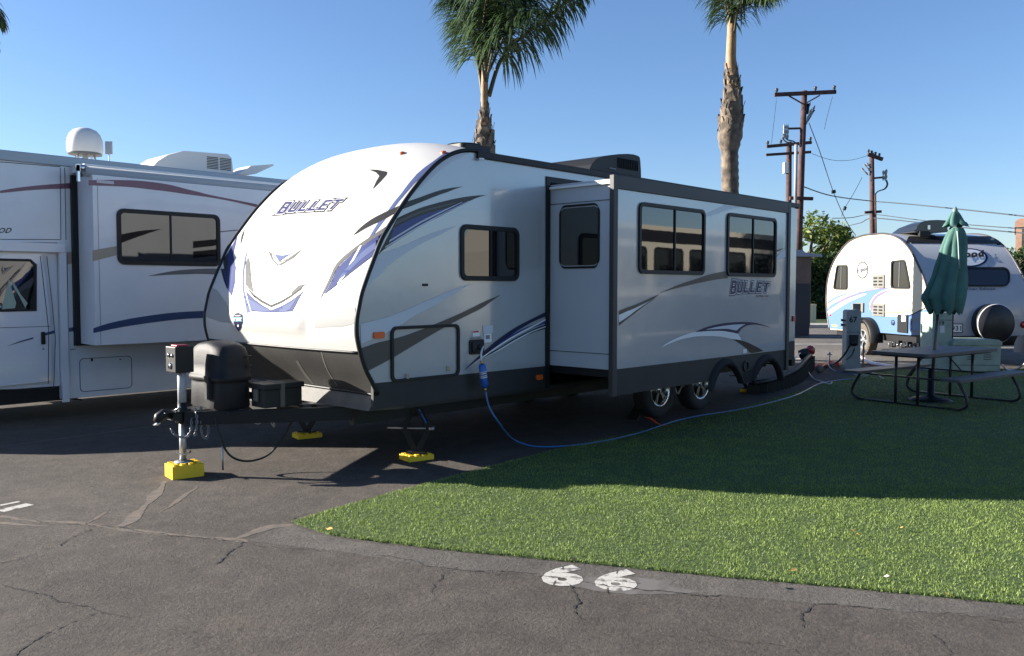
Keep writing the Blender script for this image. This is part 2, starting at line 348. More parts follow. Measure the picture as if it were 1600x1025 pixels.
for a, b, w, m_ in (((-60, 706), (270, 662), .055, paint2), ((0, 799), (47, 788), .09, paint), ((0, 790), (30, 784), .04, paint)):
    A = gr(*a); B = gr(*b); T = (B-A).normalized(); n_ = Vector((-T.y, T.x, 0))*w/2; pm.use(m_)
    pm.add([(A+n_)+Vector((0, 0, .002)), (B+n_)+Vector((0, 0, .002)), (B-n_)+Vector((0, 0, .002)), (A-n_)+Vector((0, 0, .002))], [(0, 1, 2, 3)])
tag(pm.build('pavement_marking', recalc=False), kind='structure')
# the street: strips running across the view, kerb, sidewalk, verge
def cp_(X, Y, z=0): v = CAM+RIGHT*X+FWD0*Y; return Vector((v.x, v.y, z))
def strip(mb, Y0, Y1, z, X0=-90, X1=120, z0=None):
    V = [cp_(X0, Y0, z), cp_(X1, Y0, z), cp_(X1, Y1, z), cp_(X0, Y1, z)]
    if z0 is None: mb.add(V, [(0, 1, 2, 3)])
    else:
        V += [Vector((v.x, v.y, z0)) for v in V]; mb.add(V, [(0, 1, 2, 3), (4, 7, 6, 5), (0, 4, 5, 1), (1, 5, 6, 2), (2, 6, 7, 3), (3, 7, 4, 0)])
s_ = MB(); s_.use(road); strip(s_, 17.0, 32.2, .004)
s_.use(paintst); strip(s_, 26.6, 26.75, .009); strip(s_, 18.1, 18.25, .009, 5.5, 6.4)
for x in (9.0, ): strip(s_, 22.9, 23.05, .009, 7.3, 9.2)
tag(s_.build('street', recalc=False), kind='structure')
s_ = MB(); s_.use(conc); strip(s_, 32.2, 33.6, .13, z0=-.02); tag(s_.build('sidewalk'), kind='structure')
vg = mat('verge grass', (.035, .06, .018), .9, var=.5, vscale=3, bump=.4, bscale=30)
s_ = MB(); s_.use(vg); strip(s_, 33.6, 60, .12, z0=-.02); tag(s_.build('verge'), kind='structure')

# ------------------------------------------------------------------ turf
turf_w = [gr(*p) for p in turf_px] + [gr(1480, 582), gr(1600, 577), gr(2100, 566)] + [gr(2300, 990), gr(1600, 946), gr(1300, 917), gr(1100, 899), gr(860, 875), gr(680, 858), gr(560, 843), gr(515, 836)]
tb = mat('turf backing', (.05, .08, .022), .95, var=.3, vscale=60)
s_ = MB(); s_.use(tb); tp = [(p.x, p.y) for p in turf_w]
s_.prism(Pl((0, 0, 0), (1, 0, 0), (0, 1, 0), (0, 0, 1)), tp, .0, .012); tag(s_.build('turf_base'), kind='structure')
def inside(P, poly):
    x, y = P[:, 0], P[:, 1]; r = np.zeros(len(P), bool); n = len(poly)
    for i in range(n):
        x1, y1 = poly[i]; x2, y2 = poly[(i+1) % n]
        c = ((y1 > y) != (y2 > y)) & (x < (x2-x1)*(y-y1)/(y2-y1+1e-12)+x1); r ^= c
    return r
turf_m = leaf_mat('turf blades', (.048, .105, .018), (.31, .40, .105), .28, .5)
def blade_mesh(name, P, h, w, m, kind='stuff', lean=.5, z0=.008, tanfrac=.0):
    n = len(P); a = RNG.uniform(0, 2*math.pi, n); b = RNG.uniform(0, 2*math.pi, n); hh = h*RNG.uniform(.5, 1.15, n); ww = w*RNG.uniform(.6, 1.3, n)
    clump = .5+.5*np.sin(P[:, 0]*9+2*np.sin(P[:, 1]*7))*np.sin(P[:, 1]*8+1.7*np.sin(P[:, 0]*5))
    ln = lean*RNG.uniform(.2, 1.4, n); dx = np.cos(a)*ww/2; dy = np.sin(a)*ww/2; tx = np.cos(b)*hh*ln; ty = np.sin(b)*hh*ln; zz = hh*(1-.25*ln)*(.8+.3*clump)
    V = np.zeros((n, 4, 3)); V[:, 0] = np.c_[P[:, 0]-dx, P[:, 1]-dy, np.full(n, z0)]; V[:, 1] = np.c_[P[:, 0]+dx, P[:, 1]+dy, np.full(n, z0)]
    V[:, 2] = np.c_[P[:, 0]+dx*.7+tx*.5, P[:, 1]+dy*.7+ty*.5, z0+zz*.65]; V[:, 3] = np.c_[P[:, 0]+tx, P[:, 1]+ty, z0+zz]
    rnd = np.clip(RNG.uniform(0, 1, n)*.75+.25*clump, 0, 1); me = quick_mesh(name, V.reshape(-1, 3), 4, n, m, np.repeat(rnd, 4)); return me
def quick_mesh(name, V, k, n, m, rnd=None, origin=(0, 0, 0), parent=None, smooth=False):
    me = bpy.data.meshes.new(name); V = V-np.array(origin); me.vertices.add(len(V)); me.vertices.foreach_set('co', V.astype(np.float32).ravel())
    me.loops.add(n*k); me.loops.foreach_set('vertex_index', np.arange(n*k, dtype=np.int32)); me.polygons.add(n)
    me.polygons.foreach_set('loop_start', np.arange(0, n*k, k, dtype=np.int32)); me.polygons.foreach_set('loop_total', np.full(n, k, np.int32))
    if rnd is not None:
        at = me.attributes.new('rnd', 'FLOAT', 'POINT'); at.data.foreach_set('value', rnd.astype(np.float32))
    me.materials.append(m); me.update(); me.validate(); o = bpy.data.objects.new(name, me); COL.objects.link(o)
    if parent: o.parent = parent
    else: o.location = origin
    return o
def sample_turf(d0, d1, dens_):
    xs = [p[0] for p in tp]; ys = [p[1] for p in tp]; x0, x1, y0, y1 = min(xs), min(max(xs), 22), max(min(ys), -14), max(ys)
    n = int((x1-x0)*(y1-y0)*dens_); P = np.c_[RNG.uniform(x0, x1, n), RNG.uniform(y0, y1, n)]
    dx = P[:, 0]-CAM.x; dy = P[:, 1]-CAM.y; Y = dx*FWD0.x+dy*FWD0.y; X = dx*RIGHT.x+dy*RIGHT.y
    k = (Y > d0) & (Y <= d1) & (np.abs(X) < Y*.66+.6); P = P[k]; return P[inside(P, tp)]
P1 = np.concatenate([sample_turf(0, 6.5, 12500), sample_turf(6.5, 8.5, 7000)]); P2 = sample_turf(8.5, 11, 2600); P3 = sample_turf(11, 20, 1300)
fr = []
_e = [gr(515, 836), gr(560, 843), gr(680, 858), gr(860, 875), gr(1100, 899), gr(1300, 917), gr(1600, 946), gr(1750, 960)]; _e2 = [gr(460, 818), gr(520, 799), gr(600, 776), gr(720, 744), gr(900, 697)]
for E_ in (_e, _e2, [gr(460, 818), gr(515, 836)]):
    for a, b in zip(E_[:-1], E_[1:]):
        n_ = int((b-a).length*420); t = RNG.uniform(0, 1, n_)[:, None]; fr.append(np.array(a)[None, :2]*(1-t)+np.array(b)[None, :2]*t+RNG.normal(0, .012, (n_, 2)))
P1 = np.concatenate([P1]+fr)
VV = blade_mesh('artificial_grass', P1, .022, .0038, turf_m); tag(VV, 'short green artificial grass blades of the pitch lawn', 'grass', kind='stuff')
o2 = blade_mesh('artificial_grass', P2, .022, .006, turf_m); tag(o2, 'short green artificial grass blades of the shaded middle lawn', 'grass', kind='stuff')
o3 = blade_mesh('artificial_grass', P3, .022, .010, turf_m); tag(o3, 'short green artificial grass blades of the far lawn round the picnic table', 'grass', kind='stuff')
# fallen leaves and scraps on the ground
lfm = mat('dry leaf', (.55, .30, .09), .7, var=.4, vscale=20); lfw = mat('pale scrap', (.38, .38, .33), .8)
for i, (p, a, m_, lab) in enumerate([((515, 836), .04, lfm, 'orange dry leaf lying at the near left corner of the lawn'), ((895, 880), .05, lfm, 'curled orange leaf lying on the lawn edge above the painted number'), ((1240, 897), .03, lfm, 'tan leaf on the lawn edge well right of the painted number'),
        ((1333, 839), .03, lfm, 'small tan leaf lying on the sunlit lawn, the left one of a pair'), ((1341, 845), .025, lfm, 'small tan leaf lying on the sunlit lawn, the right one of a pair'), ((1408, 834), .03, lfm, 'tan leaf alone on the sunlit lawn nearer the right side'), ((1385, 912), .022, lfw, 'pale scrap lying in the grass near the lawn edge'),
        ((1100, 695), .05, lfw, 'white scrap on the shaded lawn in front of the slide-out'), ((1482, 936), .04, lfm, 'orange leaf on the lawn edge at the far right'), ((1212, 919), .04, lfm, 'brown leaf on the pavement side of the lawn edge'), ((1433, 677), .03, lfw, 'white scrap on the shaded lawn in front of the picnic table'), ((662, 852), .04, lfw, 'pale twig on the lawn edge left of the painted number')]):
    c = gr(*p); r = random.Random(i); t = r.uniform(0, 6); u = Vector((math.cos(t), math.sin(t), 0)); w = Vector((-u.y, u.x, 0)); zz = Vector((0, 0, .036 if p[1] < 880 or m_ is lfw else .02))
    mb = MB(); mb.use(m_); mb.add([c+zz-u*a*.7, c+zz+w*a*.3+Vector((0, 0, .012)), c+zz+u*a*.7+Vector((0, 0, .008)), c+zz-w*a*.3], [(0, 1, 2), (0, 2, 3)])
    tag(mb.build('fallen_leaf' if m_ is lfm else 'litter_scrap', origin=c, recalc=False), lab, 'leaf' if m_ is lfm else 'litter', 'leaves and scraps lying about the lawn')

# ================================================================== TRAVEL TRAILER
LT, WT = 7.706, 2.44
PS = Pl((0, 0, 0), (1, 0, 0), n=(0, -1, 0))          # near side wall
PE = Pl((0, -.767, 0), (1, 0, 0), n=(0, -1, 0))      # slide-out face
Z6 = zt(540, 420, 3.106); Z7 = zt(540, 220, 4.659); Z8 = zt(840, 220, 3.81); ZS = zt(840, 420, 3.662); Z3 = zt(300, 220, 4.659); Z4 = zt(300, 420, 4.456); ZF = zt(1100, 530, 7.273)
TT = thing('travel_trailer', 'large silver and white travel trailer with its slide-out open, filling the middle', 'travel trailer', (4, 1.22, 0))
prof = [(.20, .67), (.145, .77), (.09, .86), (.05, .95), (.026, 1.03), (.0, 1.14), (-.004, 1.21), (.0, 1.28), (.02, 1.37), (.045, 1.47), (.10, 1.60), (.17, 1.75), (.255, 1.92), (.42, 2.14), (.59, 2.34), (.80, 2.54), (.96, 2.645), (1.10, 2.70), (1.22, 2.722), (1.32, 2.728)]
def resample(P, n):
    P = np.array(cat(P, 6)); d = np.r_[0, np.cumsum(np.hypot(*np.diff(P, axis=0).T))]; t = np.linspace(0, d[-1], n); return np.c_[np.interp(t, d, P[:, 0]), np.interp(t, d, P[:, 1])]
PR = resample(prof, 64)
def sm(x, a, b): t = min(1, max(0, (x-a)/(b-a))); return t*t*(3-2*t)
def cap_pt(i, w):
    u, z = PR[i]; k = 1-abs(2*w-1)**2.6; 
    cz = .165*sm(z, 1.9, 2.72)*k; cu = -.075*k*(1-.0*sm(z, 2.3, 2.7))*sm(z, .67, 1.1)*(1-.5*sm(z, 2.5, 2.73))
    # moulded lower shield and brow
    a = abs(w-.5)
    if z > 1.1: cu -= .035*sm(z, 1.12, 1.22)*(1-sm(z, 1.5, 2.3))*(1-sm(a, .20+.10*(z-1.1), .27+.10*(z-1.1)))
    cu += .022*math.exp(-((z-2.50-.02*k)/.022)**2)*(1-sm(a, .36, .40))
    return Vector((u+cu, w*WT, z+cz))
NW = 60
def cap_rows(i0, i1, m, mb):
    o = mb.smooth; mb.smooth = True; mb.use(m); n = i1-i0+1; V = [cap_pt(i, j/NW) for i in range(i0, i1+1) for j in range(NW+1)]
    mb.add(V, [(a*(NW+1)+j, a*(NW+1)+j+1, (a+1)*(NW+1)+j+1, (a+1)*(NW+1)+j) for a in range(n-1) for j in range(NW)]); mb.smooth = o
ib = int(np.argmin(abs(PR[:, 1]-1.03)))
full = MB(); cap_rows(0, 63, white, full)
BV = BVHTree.FromPolygons([Vector(v) for v in full.v], full.f)
def drape(p, d):
    r = ray(*p).normalized(); h = BV.ray_cast(CAM, r)
    if h[0] is None: 
        q = BV.find_nearest(CAM+r*9.0); return q[0]-r*d
    n = h[1]; n = n if n.dot(r) < 0 else -n
    return h[0]+n*d
def drape_poly(mb, m, pxs, d=.004, step=8):
    bm = bmesh.new(); T = tri2(pxs); vv = [bm.verts.new((x, y, 0)) for x, y in pxs]
    for t in T:
        try: bm.faces.new([vv[i] for i in t])
        except ValueError: pass
    x0 = min(p[0] for p in pxs); x1 = max(p[0] for p in pxs); y0 = min(p[1] for p in pxs); y1 = max(p[1] for p in pxs)
    for ax, lo, hi in ((0, x0, x1), (1, y0, y1)):
        c = lo+step
        while c < hi:
            co = (c, 0, 0) if ax == 0 else (0, c, 0); bmesh.ops.bisect_plane(bm, geom=bm.verts[:]+bm.edges[:]+bm.faces[:], plane_co=co, plane_no=(1, 0, 0) if ax == 0 else (0, 1, 0)); c += step
    bm.verts.index_update(); mb.use(m); mb.smooth = True; mb.add([drape((v.co.x, v.co.y), d) for v in bm.verts], [tuple(v.index for v in f.verts) for f in bm.faces]); mb.smooth = False; bm.free()
_sv = (d_blue, d_blue2, d_grey, d_dark, d_light, d_navy)
d_blue = mat('cap print blue', (.022, .036, .13), .6, spec=.08); d_blue2 = mat('cap print slate', (.060, .085, .19), .6, spec=.08); d_grey = mat('cap print grey', (.085, .085, .085), .6, spec=.08); d_dark = mat('cap print charcoal', (.018, .018, .020), .6, spec=.08); d_light = mat('cap pearl tone', (.30, .30, .29), .6, spec=.1); d_navy = mat('cap print navy', (.010, .013, .045), .6, spec=.08)
# --- front cap, one mesh with its printed graphics and grey tone patches
cp1 = MB(); cap_rows(ib, 63, white, cp1)
D = lambda m, P, d=.004, step=4: drape_poly(cp1, m, P, d*.45+.0012, step)
tanl = mat('moulding line', (.50, .46, .40), .5)
D(d_light, Z4((140, 130), (175, 150), (240, 235), (258, 300), (276, 378), (205, 372), (97, 335), (95, 250), (110, 190)), .003)  # reflection on the far side of the cap, painted as a grey patch
D(d_dark, Z3((1285, 210), (1350, 212), (1420, 226), (1418, 246), (1370, 300), (1315, 355), (1345, 290), (1365, 258), (1340, 232)))
D(d_dark, stripe(Z3((1175, 688), (1230, 630), (1300, 577), (1370, 538), (1450, 500), (1520, 470)), Z3((1505, 510), (1430, 555), (1370, 590), (1330, 605), (1260, 640), (1200, 676)), 3))
D(d_grey, stripe([(610, 350), (582, 368), (553, 388), (527, 411), (514, 437), (500, 466)], [(504, 463), (517, 439), (530, 415), (555, 393), (583, 374), (609, 357)], 3), .004)
D(d_blue, stripe([(608, 358), (582, 375), (554, 395), (530, 417), (519, 438), (507, 460)], [(507, 460), (524, 447), (546, 428), (568, 411), (588, 395), (601, 379)], 3), .006)
D(d_blue2, stripe([(606, 368), (585, 380), (560, 400), (538, 424), (527, 441)], [(527, 441), (546, 424), (566, 405), (588, 388), (604, 373)], 3), .009)
D(d_white, Z3((1225, 765), (1237, 765), (1130, 960), (1075, 1040), (1060, 1040), (1120, 950)), .007)
D(d_grey, Z3((556, 802), (600, 832), (632, 884), (700, 858), (802, 788), (745, 850), (650, 905), (618, 905), (580, 862)), .004)
D(d_white, Z3((585, 828), (608, 850), (632, 893), (700, 868), (690, 872), (632, 900), (600, 870)), .0055)
D(d_blue2, Z3((605, 828), (660, 836), (722, 824), (680, 848), (636, 880)), .006)
D(d_grey, [(384, 410), (388, 402), (391, 412), (392, 430), (394, 446), (397.5, 459), (389, 451), (384, 445)], .004)
D(d_grey, [(456, 456), (467, 446), (480, 443.5), (472, 449), (456, 460.5)], .004)
D(d_dark, [(385.5, 448.5), (397, 459.5), (410, 469), (424, 476.5), (440, 469.5), (455, 460.5), (474, 448), (470, 453), (455, 464.5), (440, 473.5), (424, 480.5), (408, 472.5), (395, 463)], .004)
D(d_blue, [(383.5, 453), (397, 467), (410, 476.5), (424, 484.5), (440, 478), (456, 469), (475, 454), (466, 470), (457, 487), (424, 488.5), (393, 486.5)], .004)
D(d_blue2, [(387, 466), (397, 471), (410, 479), (424, 486.5), (408, 486.5), (392, 484)], .006); D(d_blue2, [(440, 480), (456, 472), (466, 463), (452, 486), (436, 487)], .006)
D(d_blue2, stripe([(388, 388), (383, 402), (380, 419.5), (378.8, 435), (379, 451), (381, 464), (383.5, 476), (386, 489)], [(391.5, 488), (388, 476), (384.5, 464), (381.8, 451), (381.2, 435), (382.3, 419.5), (385, 402)], 3), .003)
D(d_blue, Z4((215, 0), (302, 0), (300, 100), (278, 190), (242, 128), (232, 70)), .003)
D(d_dark, Z4((200, 0), (216, 0), (234, 70), (246, 130), (244, 140), (222, 80)), .004)
D(d_blue, Z3((262, 820), (300, 750), (332, 690), (318, 760), (300, 830), (320, 925), (305, 1020), (235, 1020), (262, 1000)), .0035)
D(d_dark, Z3((225, 870), (262, 815), (268, 1000), (250, 1020)), .003)
D(d_dark, Z3((352, 750), (362, 690), (385, 640), (376, 690), (358, 750)), .003)
D(d_light, Z4((885, 285), (1000, 282), (1138, 265), (1138, 380), (1050, 402), (850, 413)), .003)  # flat grey patch low on the right of the cap
D(d_blue2, [((2300+0)/1, 0)] if False else Z7((735, 84), (690, 112), (640, 150), (580, 192), (520, 242), (460, 312), (400, 392), (350, 452), (300, 522), (262, 568), (228, 612), (165, 715), (100, 800), (50, 900), (0, 985), (22, 975), (78, 880), (140, 780), (200, 690), (262, 606), (335, 512), (385, 445), (435, 386), (495, 315), (560, 252), (610, 205), (662, 165), (705, 122), (752, 92)), .0035)
# maker's shield badge
D(d_navy, Z4((322, 305), (342, 312), (354, 322), (354, 372), (345, 405), (327, 436), (306, 408), (291, 375), (290, 325), (302, 312)), .004, 6)
D(mat('badge light blue', (.10, .38, .60), .4), Z4((294, 338), (350, 338), (351, 366), (293, 366)), .006, 6)
text_quad(cp1, d_white, '3 YEAR', Z4((297, 363), (349, 363), (349, 343), (297, 343)), drape, off=.02, d=.009)
D(d_white, Z4((318, 388), (328, 388), (328, 402), (318, 402)), .007, 6)
text_quad(cp1, d_white, 'WARRANTY', Z4((302, 331), (345, 331), (345, 324), (302, 324)), drape, off=.02, d=.009)
GL = {'B': [(0, 0, .27, 1), (.2, .8, .78, 1), (.2, .42, .80, .6), (.2, 0, .80, .2), (.6, .52, .88, .93), (.62, .06, .93, .5)], 'U': [(0, .08, .27, 1), (.63, .08, .9, 1), (.1, 0, .8, .22)], 'L': [(0, 0, .27, 1), (.2, 0, .85, .22)],
      'E': [(0, 0, .27, 1), (.2, .8, .88, 1), (.2, .41, .72, .6), (.2, 0, .88, .2)], 'T': [(.33, 0, .60, 1), (0, .79, .95, 1)]}
def bullet(mb, quad, fn, d0, mats=None):
    mats = mats or (d_navy, d_white, d_navy); adv = 1.15; Wd = adv*6-.2; BL, BR, TR, TL = [np.array(q, float) for q in quad]
    def P(x, y): u = x/Wd; return tuple(BL*(1-u)*(1-y)+BR*u*(1-y)+TR*u*y+TL*(1-u)*y)
    for li, (ex_, m_) in enumerate(zip((.13, .055, .005), mats)):
        k = 0
        for ci, ch_ in enumerate('BULLET'):
            hs = 1.16 if ci == 0 else 1
            for (x0, y0, x1, y1) in GL[ch_]:
                k += 1; d = d0+li*.0012+k*.00003; x0_, x1_ = ci*adv+x0-ex_, ci*adv+x1+ex_; y0_, y1_ = y0*hs-ex_*1.1-(hs-1)*.6, y1*hs+ex_*1.1-(hs-1)*.6; mb.use(m_)
                mb.add([fn(P(x0_, y0_), d), fn(P(x1_, y0_), d), fn(P(x1_, y1_), d), fn(P(x0_, y1_), d)], [(0, 1, 2, 3)])
bullet(cp1, [(433, 333.5), (523, 327.5), (539, 311.5), (446, 317)], drape, .004, (d_dark, d_white, mat('cap print violet', (.022, .022, .085), .6, spec=.08)))
D(d_dark, [(422, 338.5), (430, 334.5), (436, 335), (470, 333), (430, 337)], .004)
D(d_dark, [(521, 309.5), (545, 308.7), (541, 311.5), (523, 311.5)], .004)
text_quad(cp1, d_dark, 'by Keystone', Z3((893, 527), (1035, 521), (1037, 511), (896, 517)), drape, off=.01, d=.005)
cp1.build('front_cap', TT, recalc=False)
d_blue, d_blue2, d_grey, d_dark, d_light, d_navy = _sv
# black lower cap with its bright seam, and the pan below
c2 = MB(); cap_rows(0, ib, pan, c2); dustm = mat('dusty scuff', (.11, .105, .095), .7)
drape_poly(c2, dustm, stripe(Z4((905, 575), (925, 650), (955, 720), (1000, 790), (1020, 818)), Z4((1014, 818), (990, 788), (945, 715), (915, 645), (898, 575)), 4), .002)
drape_poly(c2, mat('dusty scuff faint', (.07, .067, .06), .7), stripe(Z4((740, 640), (790, 720), (850, 800)), Z4((840, 803), (770, 725), (722, 640)), 4), .002)
c2.build('lower_cap', TT, recalc=False)
c3 = MB(); c3.use(blk); c3.smooth = True
for w0 in (0,): c3.tube([cap_pt(ib, j/30)+Vector((-.004, 0, 0)) for j in range(31)], .010, 6)
c3.tube([cap_pt(0, j/30) for j in range(31)], .012, 6); c3.build('cap_seam_strip', TT)
pm_ = mat('dusty front pan', (.085, .076, .064), .65, col2=(.035, .032, .028), vscale=2.5, bump=.1)
c4 = MB(); c4.use(pm_); c4.smooth = False
xs = [(.20, .665, .0), (.145, .548, .03)]
c4.add([(.20, 0, .662), (.20, WT, .662), (.135, WT-.04, .545), (.135, .03, .545), (.50, .03, .53), (.50, WT-.04, .53), (.5, 0, .66), (.5, WT, .66)], [(0, 1, 2, 3), (3, 2, 5, 4), (0, 3, 4, 6), (1, 7, 5, 2)])
c4.build('front_pan', TT)
tr = MB(); tr.use(blk)
for v in (-.006, WT+.006): tr = MB(); tr.use(blk); tr.tube([(u, v, z+.006) for u, z in PR]+[(1.45, v, 2.735)], .019, 8); tr.build('edge_trim', TT)
# --- body: side walls, roof, rear, underside
bd = MB(); bd.use(side)
outline = [(u, z) for u, z in PR[::-1] if z > .768]; outline = [(1.32, 2.70)]+outline[1:]
bp_ = [(LT, .768), (LT, 2.70)]+outline+[(float(np.interp(.768, PR[:20, 1], PR[:20, 0])), .768)]
# near wall with the slide opening cut away
UO0, UO1, ZO0, ZO1 = 2.28, 5.86, .60, 2.545
wl = [(UO0, .768), (UO0, ZO1), (UO1, ZO1), (UO1, .768), (LT, .768), (LT, 2.70)]+outline+[bp_[-1]]
bd.prism(PS, wl, -.04, 0); bd.prism(Pl((0, WT, 0), (-1, 0, 0), n=(0, 1, 0)), [(-a, b) for a, b in bp_], -.04, 0)
bd.box(LT-.04, .04, .60, LT, WT-.04, 2.70)
def BD(m, P, d=.004): bd.use(m); bd.dec(PS, P, d)
BD(d_light, Z7((468, 412), (520, 318), (570, 240), (640, 178), (700, 135), (780, 98), (840, 88), (905, 90), (860, 108), (790, 142), (720, 188), (650, 245), (580, 310), (520, 362)))
BD(d_dark, stripe(Z7((450, 442), (505, 424), (560, 405), (630, 379), (700, 357), (780, 341), (857, 332)), Z7((857, 332), (800, 350), (740, 374), (670, 398), (600, 426), (540, 450), (480, 474), (408, 500)), 3))
BD(d_dark, stripe(Z7((378, 562), (430, 537), (480, 515), (540, 490), (600, 471), (680, 449), (750, 432), (830, 415), (900, 404), (970, 397), (1028, 395)), Z7((1028, 395), (960, 414), (900, 440), (830, 475), (750, 516), (680, 550), (600, 592), (520, 640), (450, 682), (380, 725), (330, 758), (280, 792), (240, 828)), 3), .003)
BD(d_brown, stripe(Z7((365, 590), (450, 548), (560, 506), (700, 470), (800, 448)), Z7((800, 452), (700, 482), (560, 522), (450, 570), (352, 620)), 3), .0045)
BD(d_blue, stripe(Z7((348, 640), (440, 588), (560, 540), (680, 505), (800, 470), (880, 440)), Z7((880, 448), (800, 490), (690, 548), (560, 612), (430, 690), (315, 745)), 3), .0045)
BD(d_light, stripe(Z7((322, 722), (430, 655), (540, 590), (680, 520), (850, 444)), Z7((850, 447), (690, 526), (545, 600), (440, 663), (316, 738)), 3), .006)
BD(d_light, stripe(Z7((292, 768), (400, 700), (520, 628), (680, 542), (900, 436)), Z7((900, 438), (690, 544), (530, 633), (400, 711), (286, 782)), 3), .006)
BD(d_light, stripe(Z7((236, 830), (320, 800), (400, 770), (480, 738), (560, 702), (640, 670), (720, 643), (802, 622)), Z7((802, 622), (740, 656), (680, 688), (600, 724), (530, 760), (460, 804), (380, 858), (300, 918), (230, 970), (158, 1030)), 3))
BD(d_light, Z6((90, 98), (200, 0), (170, 0), (120, 40)), .003)
BD(d_light, stripe(Z6((72, 268), (140, 252), (205, 234), (280, 205), (350, 175), (430, 140), (500, 110), (560, 88), (615, 72)), Z6((615, 72), (565, 98), (520, 126), (475, 152), (430, 180), (380, 205), (330, 231), (275, 268), (215, 302), (150, 334), (76, 362)), 3))
BD(d_brown, stripe(Z6((76, 386), (150, 360), (215, 345), (270, 330), (330, 309), (390, 287), (440, 266), (500, 241), (560, 215), (620, 186), (680, 156), (720, 140), (753, 126)), Z6((753, 126), (705, 160), (660, 192), (610, 217), (560, 242), (510, 268), (460, 296), (405, 327), (350, 360), (300, 390), (250, 420), (200, 448), (150, 475), (102, 499)), 3))
for up_, lo_, m_, d_ in ((((570, 497), (605, 463), (640, 430), (700, 375), (750, 335), (800, 300), (840, 276), (880, 255), (930, 230), (978, 206)), ((978, 228), (930, 248), (900, 262), (860, 285), (820, 310), (780, 338), (740, 366), (690, 407), (640, 442), (604, 470)), d_navy, .004),
        (((672, 412), (720, 378), (760, 348), (810, 318), (860, 292), (920, 268), (978, 246)), ((978, 262), (920, 282), (870, 304), (820, 330), (770, 360), (725, 390), (680, 418)), d_blue, .004),
        (((680, 418), (740, 388), (800, 350), (870, 312), (930, 285), (978, 268)), ((978, 290), (920, 305), (860, 330), (800, 362), (740, 394), (672, 432), (604, 474)), d_navy, .005),
        (((600, 478), (660, 430), (740, 372), (820, 322), (900, 280), (978, 240)), ((978, 246), (905, 286), (825, 328), (745, 377), (664, 434)), d_white, .006),
        (((660, 440), (740, 394), (820, 346), (900, 304), (978, 276)), ((978, 281), (905, 307), (825, 350), (745, 397)), d_white, .0065)):
    BD(m_, stripe(Z6(*up_), Z6(*lo_), 3), d_)
# small stickers round the inlet
BD(d_white, Z6((616, 300), (650, 297), (651, 327), (617, 330)), .005); BD(mat('red sticker', (.5, .03, .03), .4), Z6((619, 302), (647, 300), (647, 308), (619, 310)), .007)
BD(d_light, Z6((667, 276), (715, 274), (716, 310), (668, 313)), .005); BD(d_white, Z6((672, 315), (708, 312), (709, 356), (673, 359)), .005); BD(d_grey, Z6((680, 322), (700, 321), (700, 340), (681, 342)), .007)
BD(d_grey, Z6((606, 333), (628, 331), (628, 341), (606, 343)), .005); BD(d_grey, Z6((636, 331), (658, 329), (658, 339), (636, 341)), .005)
PFar = Pl((0, WT, 0), (1, 0, 0), n=(0, 1, 0))
for m_, P_ in ((d_dark, stripe(Z7((378, 562), (600, 471), (830, 415), (1028, 395)), Z7((1028, 395), (750, 516), (450, 682), (240, 828)), 3)), (d_brown, stripe(Z6((76, 386), (330, 309), (620, 186), (753, 126)), Z6((753, 126), (560, 242), (300, 390), (102, 499)), 3)), (d_navy, stripe(Z6((570, 497), (700, 375), (880, 255), (978, 206)), Z6((978, 290), (860, 330), (690, 407), (604, 474)), 3))):
    bd.use(m_); bd.sheet(PFar, [PS.ab(p) for p in P_], .004)
bd.use(d_dark)
for z0 in (1.75, 1.95, 2.1): bd.sheet(PFar, stripe([(1.9, z0), (3.2, z0+.18), (4.6, z0+.28)], [(4.6, z0+.32), (3.2, z0+.25), (1.9, z0+.1)], 4), .005)
bd.build('body', TT)
rf = MB(); rf.use(roofm); rf.smooth = True
V = []; nr = 12
for u in (1.30, 4.5, LT): V += [(u, WT*j/nr, 2.715+.165*(1-abs(2*j/nr-1)**2.6)*(1 if u < 2 else .75)) for j in range(nr+1)]
rf.add(V, [(a*(nr+1)+j, a*(nr+1)+j+1, (a+1)*(nr+1)+j+1, (a+1)*(nr+1)+j) for a in range(2) for j in range(nr)]); rf.build('roof', TT, recalc=False)
rl = MB(); rl.use(blkm)
for v in (-.03, WT): rl.box(1.30, v, 2.672, LT+.01, v+.03, 2.732)
rl.box(LT-.002, -.03, 2.66, LT+.02, WT+.03, 2.735); rl.build('roof_rail', TT, .004)
dl = MB(); dl.use(galv); dl.box(1.30, -.045, 2.655, 1.36, -.028, 2.67); dl.build('gutter_spout', TT)
sk = MB(); sk.use(skirtm)
sk.box(.16, -.001, .56, UO0, .03, .768); sk.box(UO1, -.001, .50, LT, .03, .768); sk.box(.2, WT-.03, .56, LT, WT+.001, .768); sk.box(LT-.03, .03, .5, LT+.001, WT-.03, .60)
sk.box(.40, .03, .53, LT-.03, WT-.03, .57); sk.build('skirt', TT)
jb = MB(); jb.use(blkm)      # opening jambs
jb.box(UO0-.045, -.012, .56, UO0+.012, -.0005, 2.60); jb.box(UO1-.012, -.012, .5, UO1+.045, -.0005, 2.60); jb.box(UO0+.012, -.012, 2.545, UO1-.012, -.0005, 2.60); jb.build('slide_opening_frame', TT)
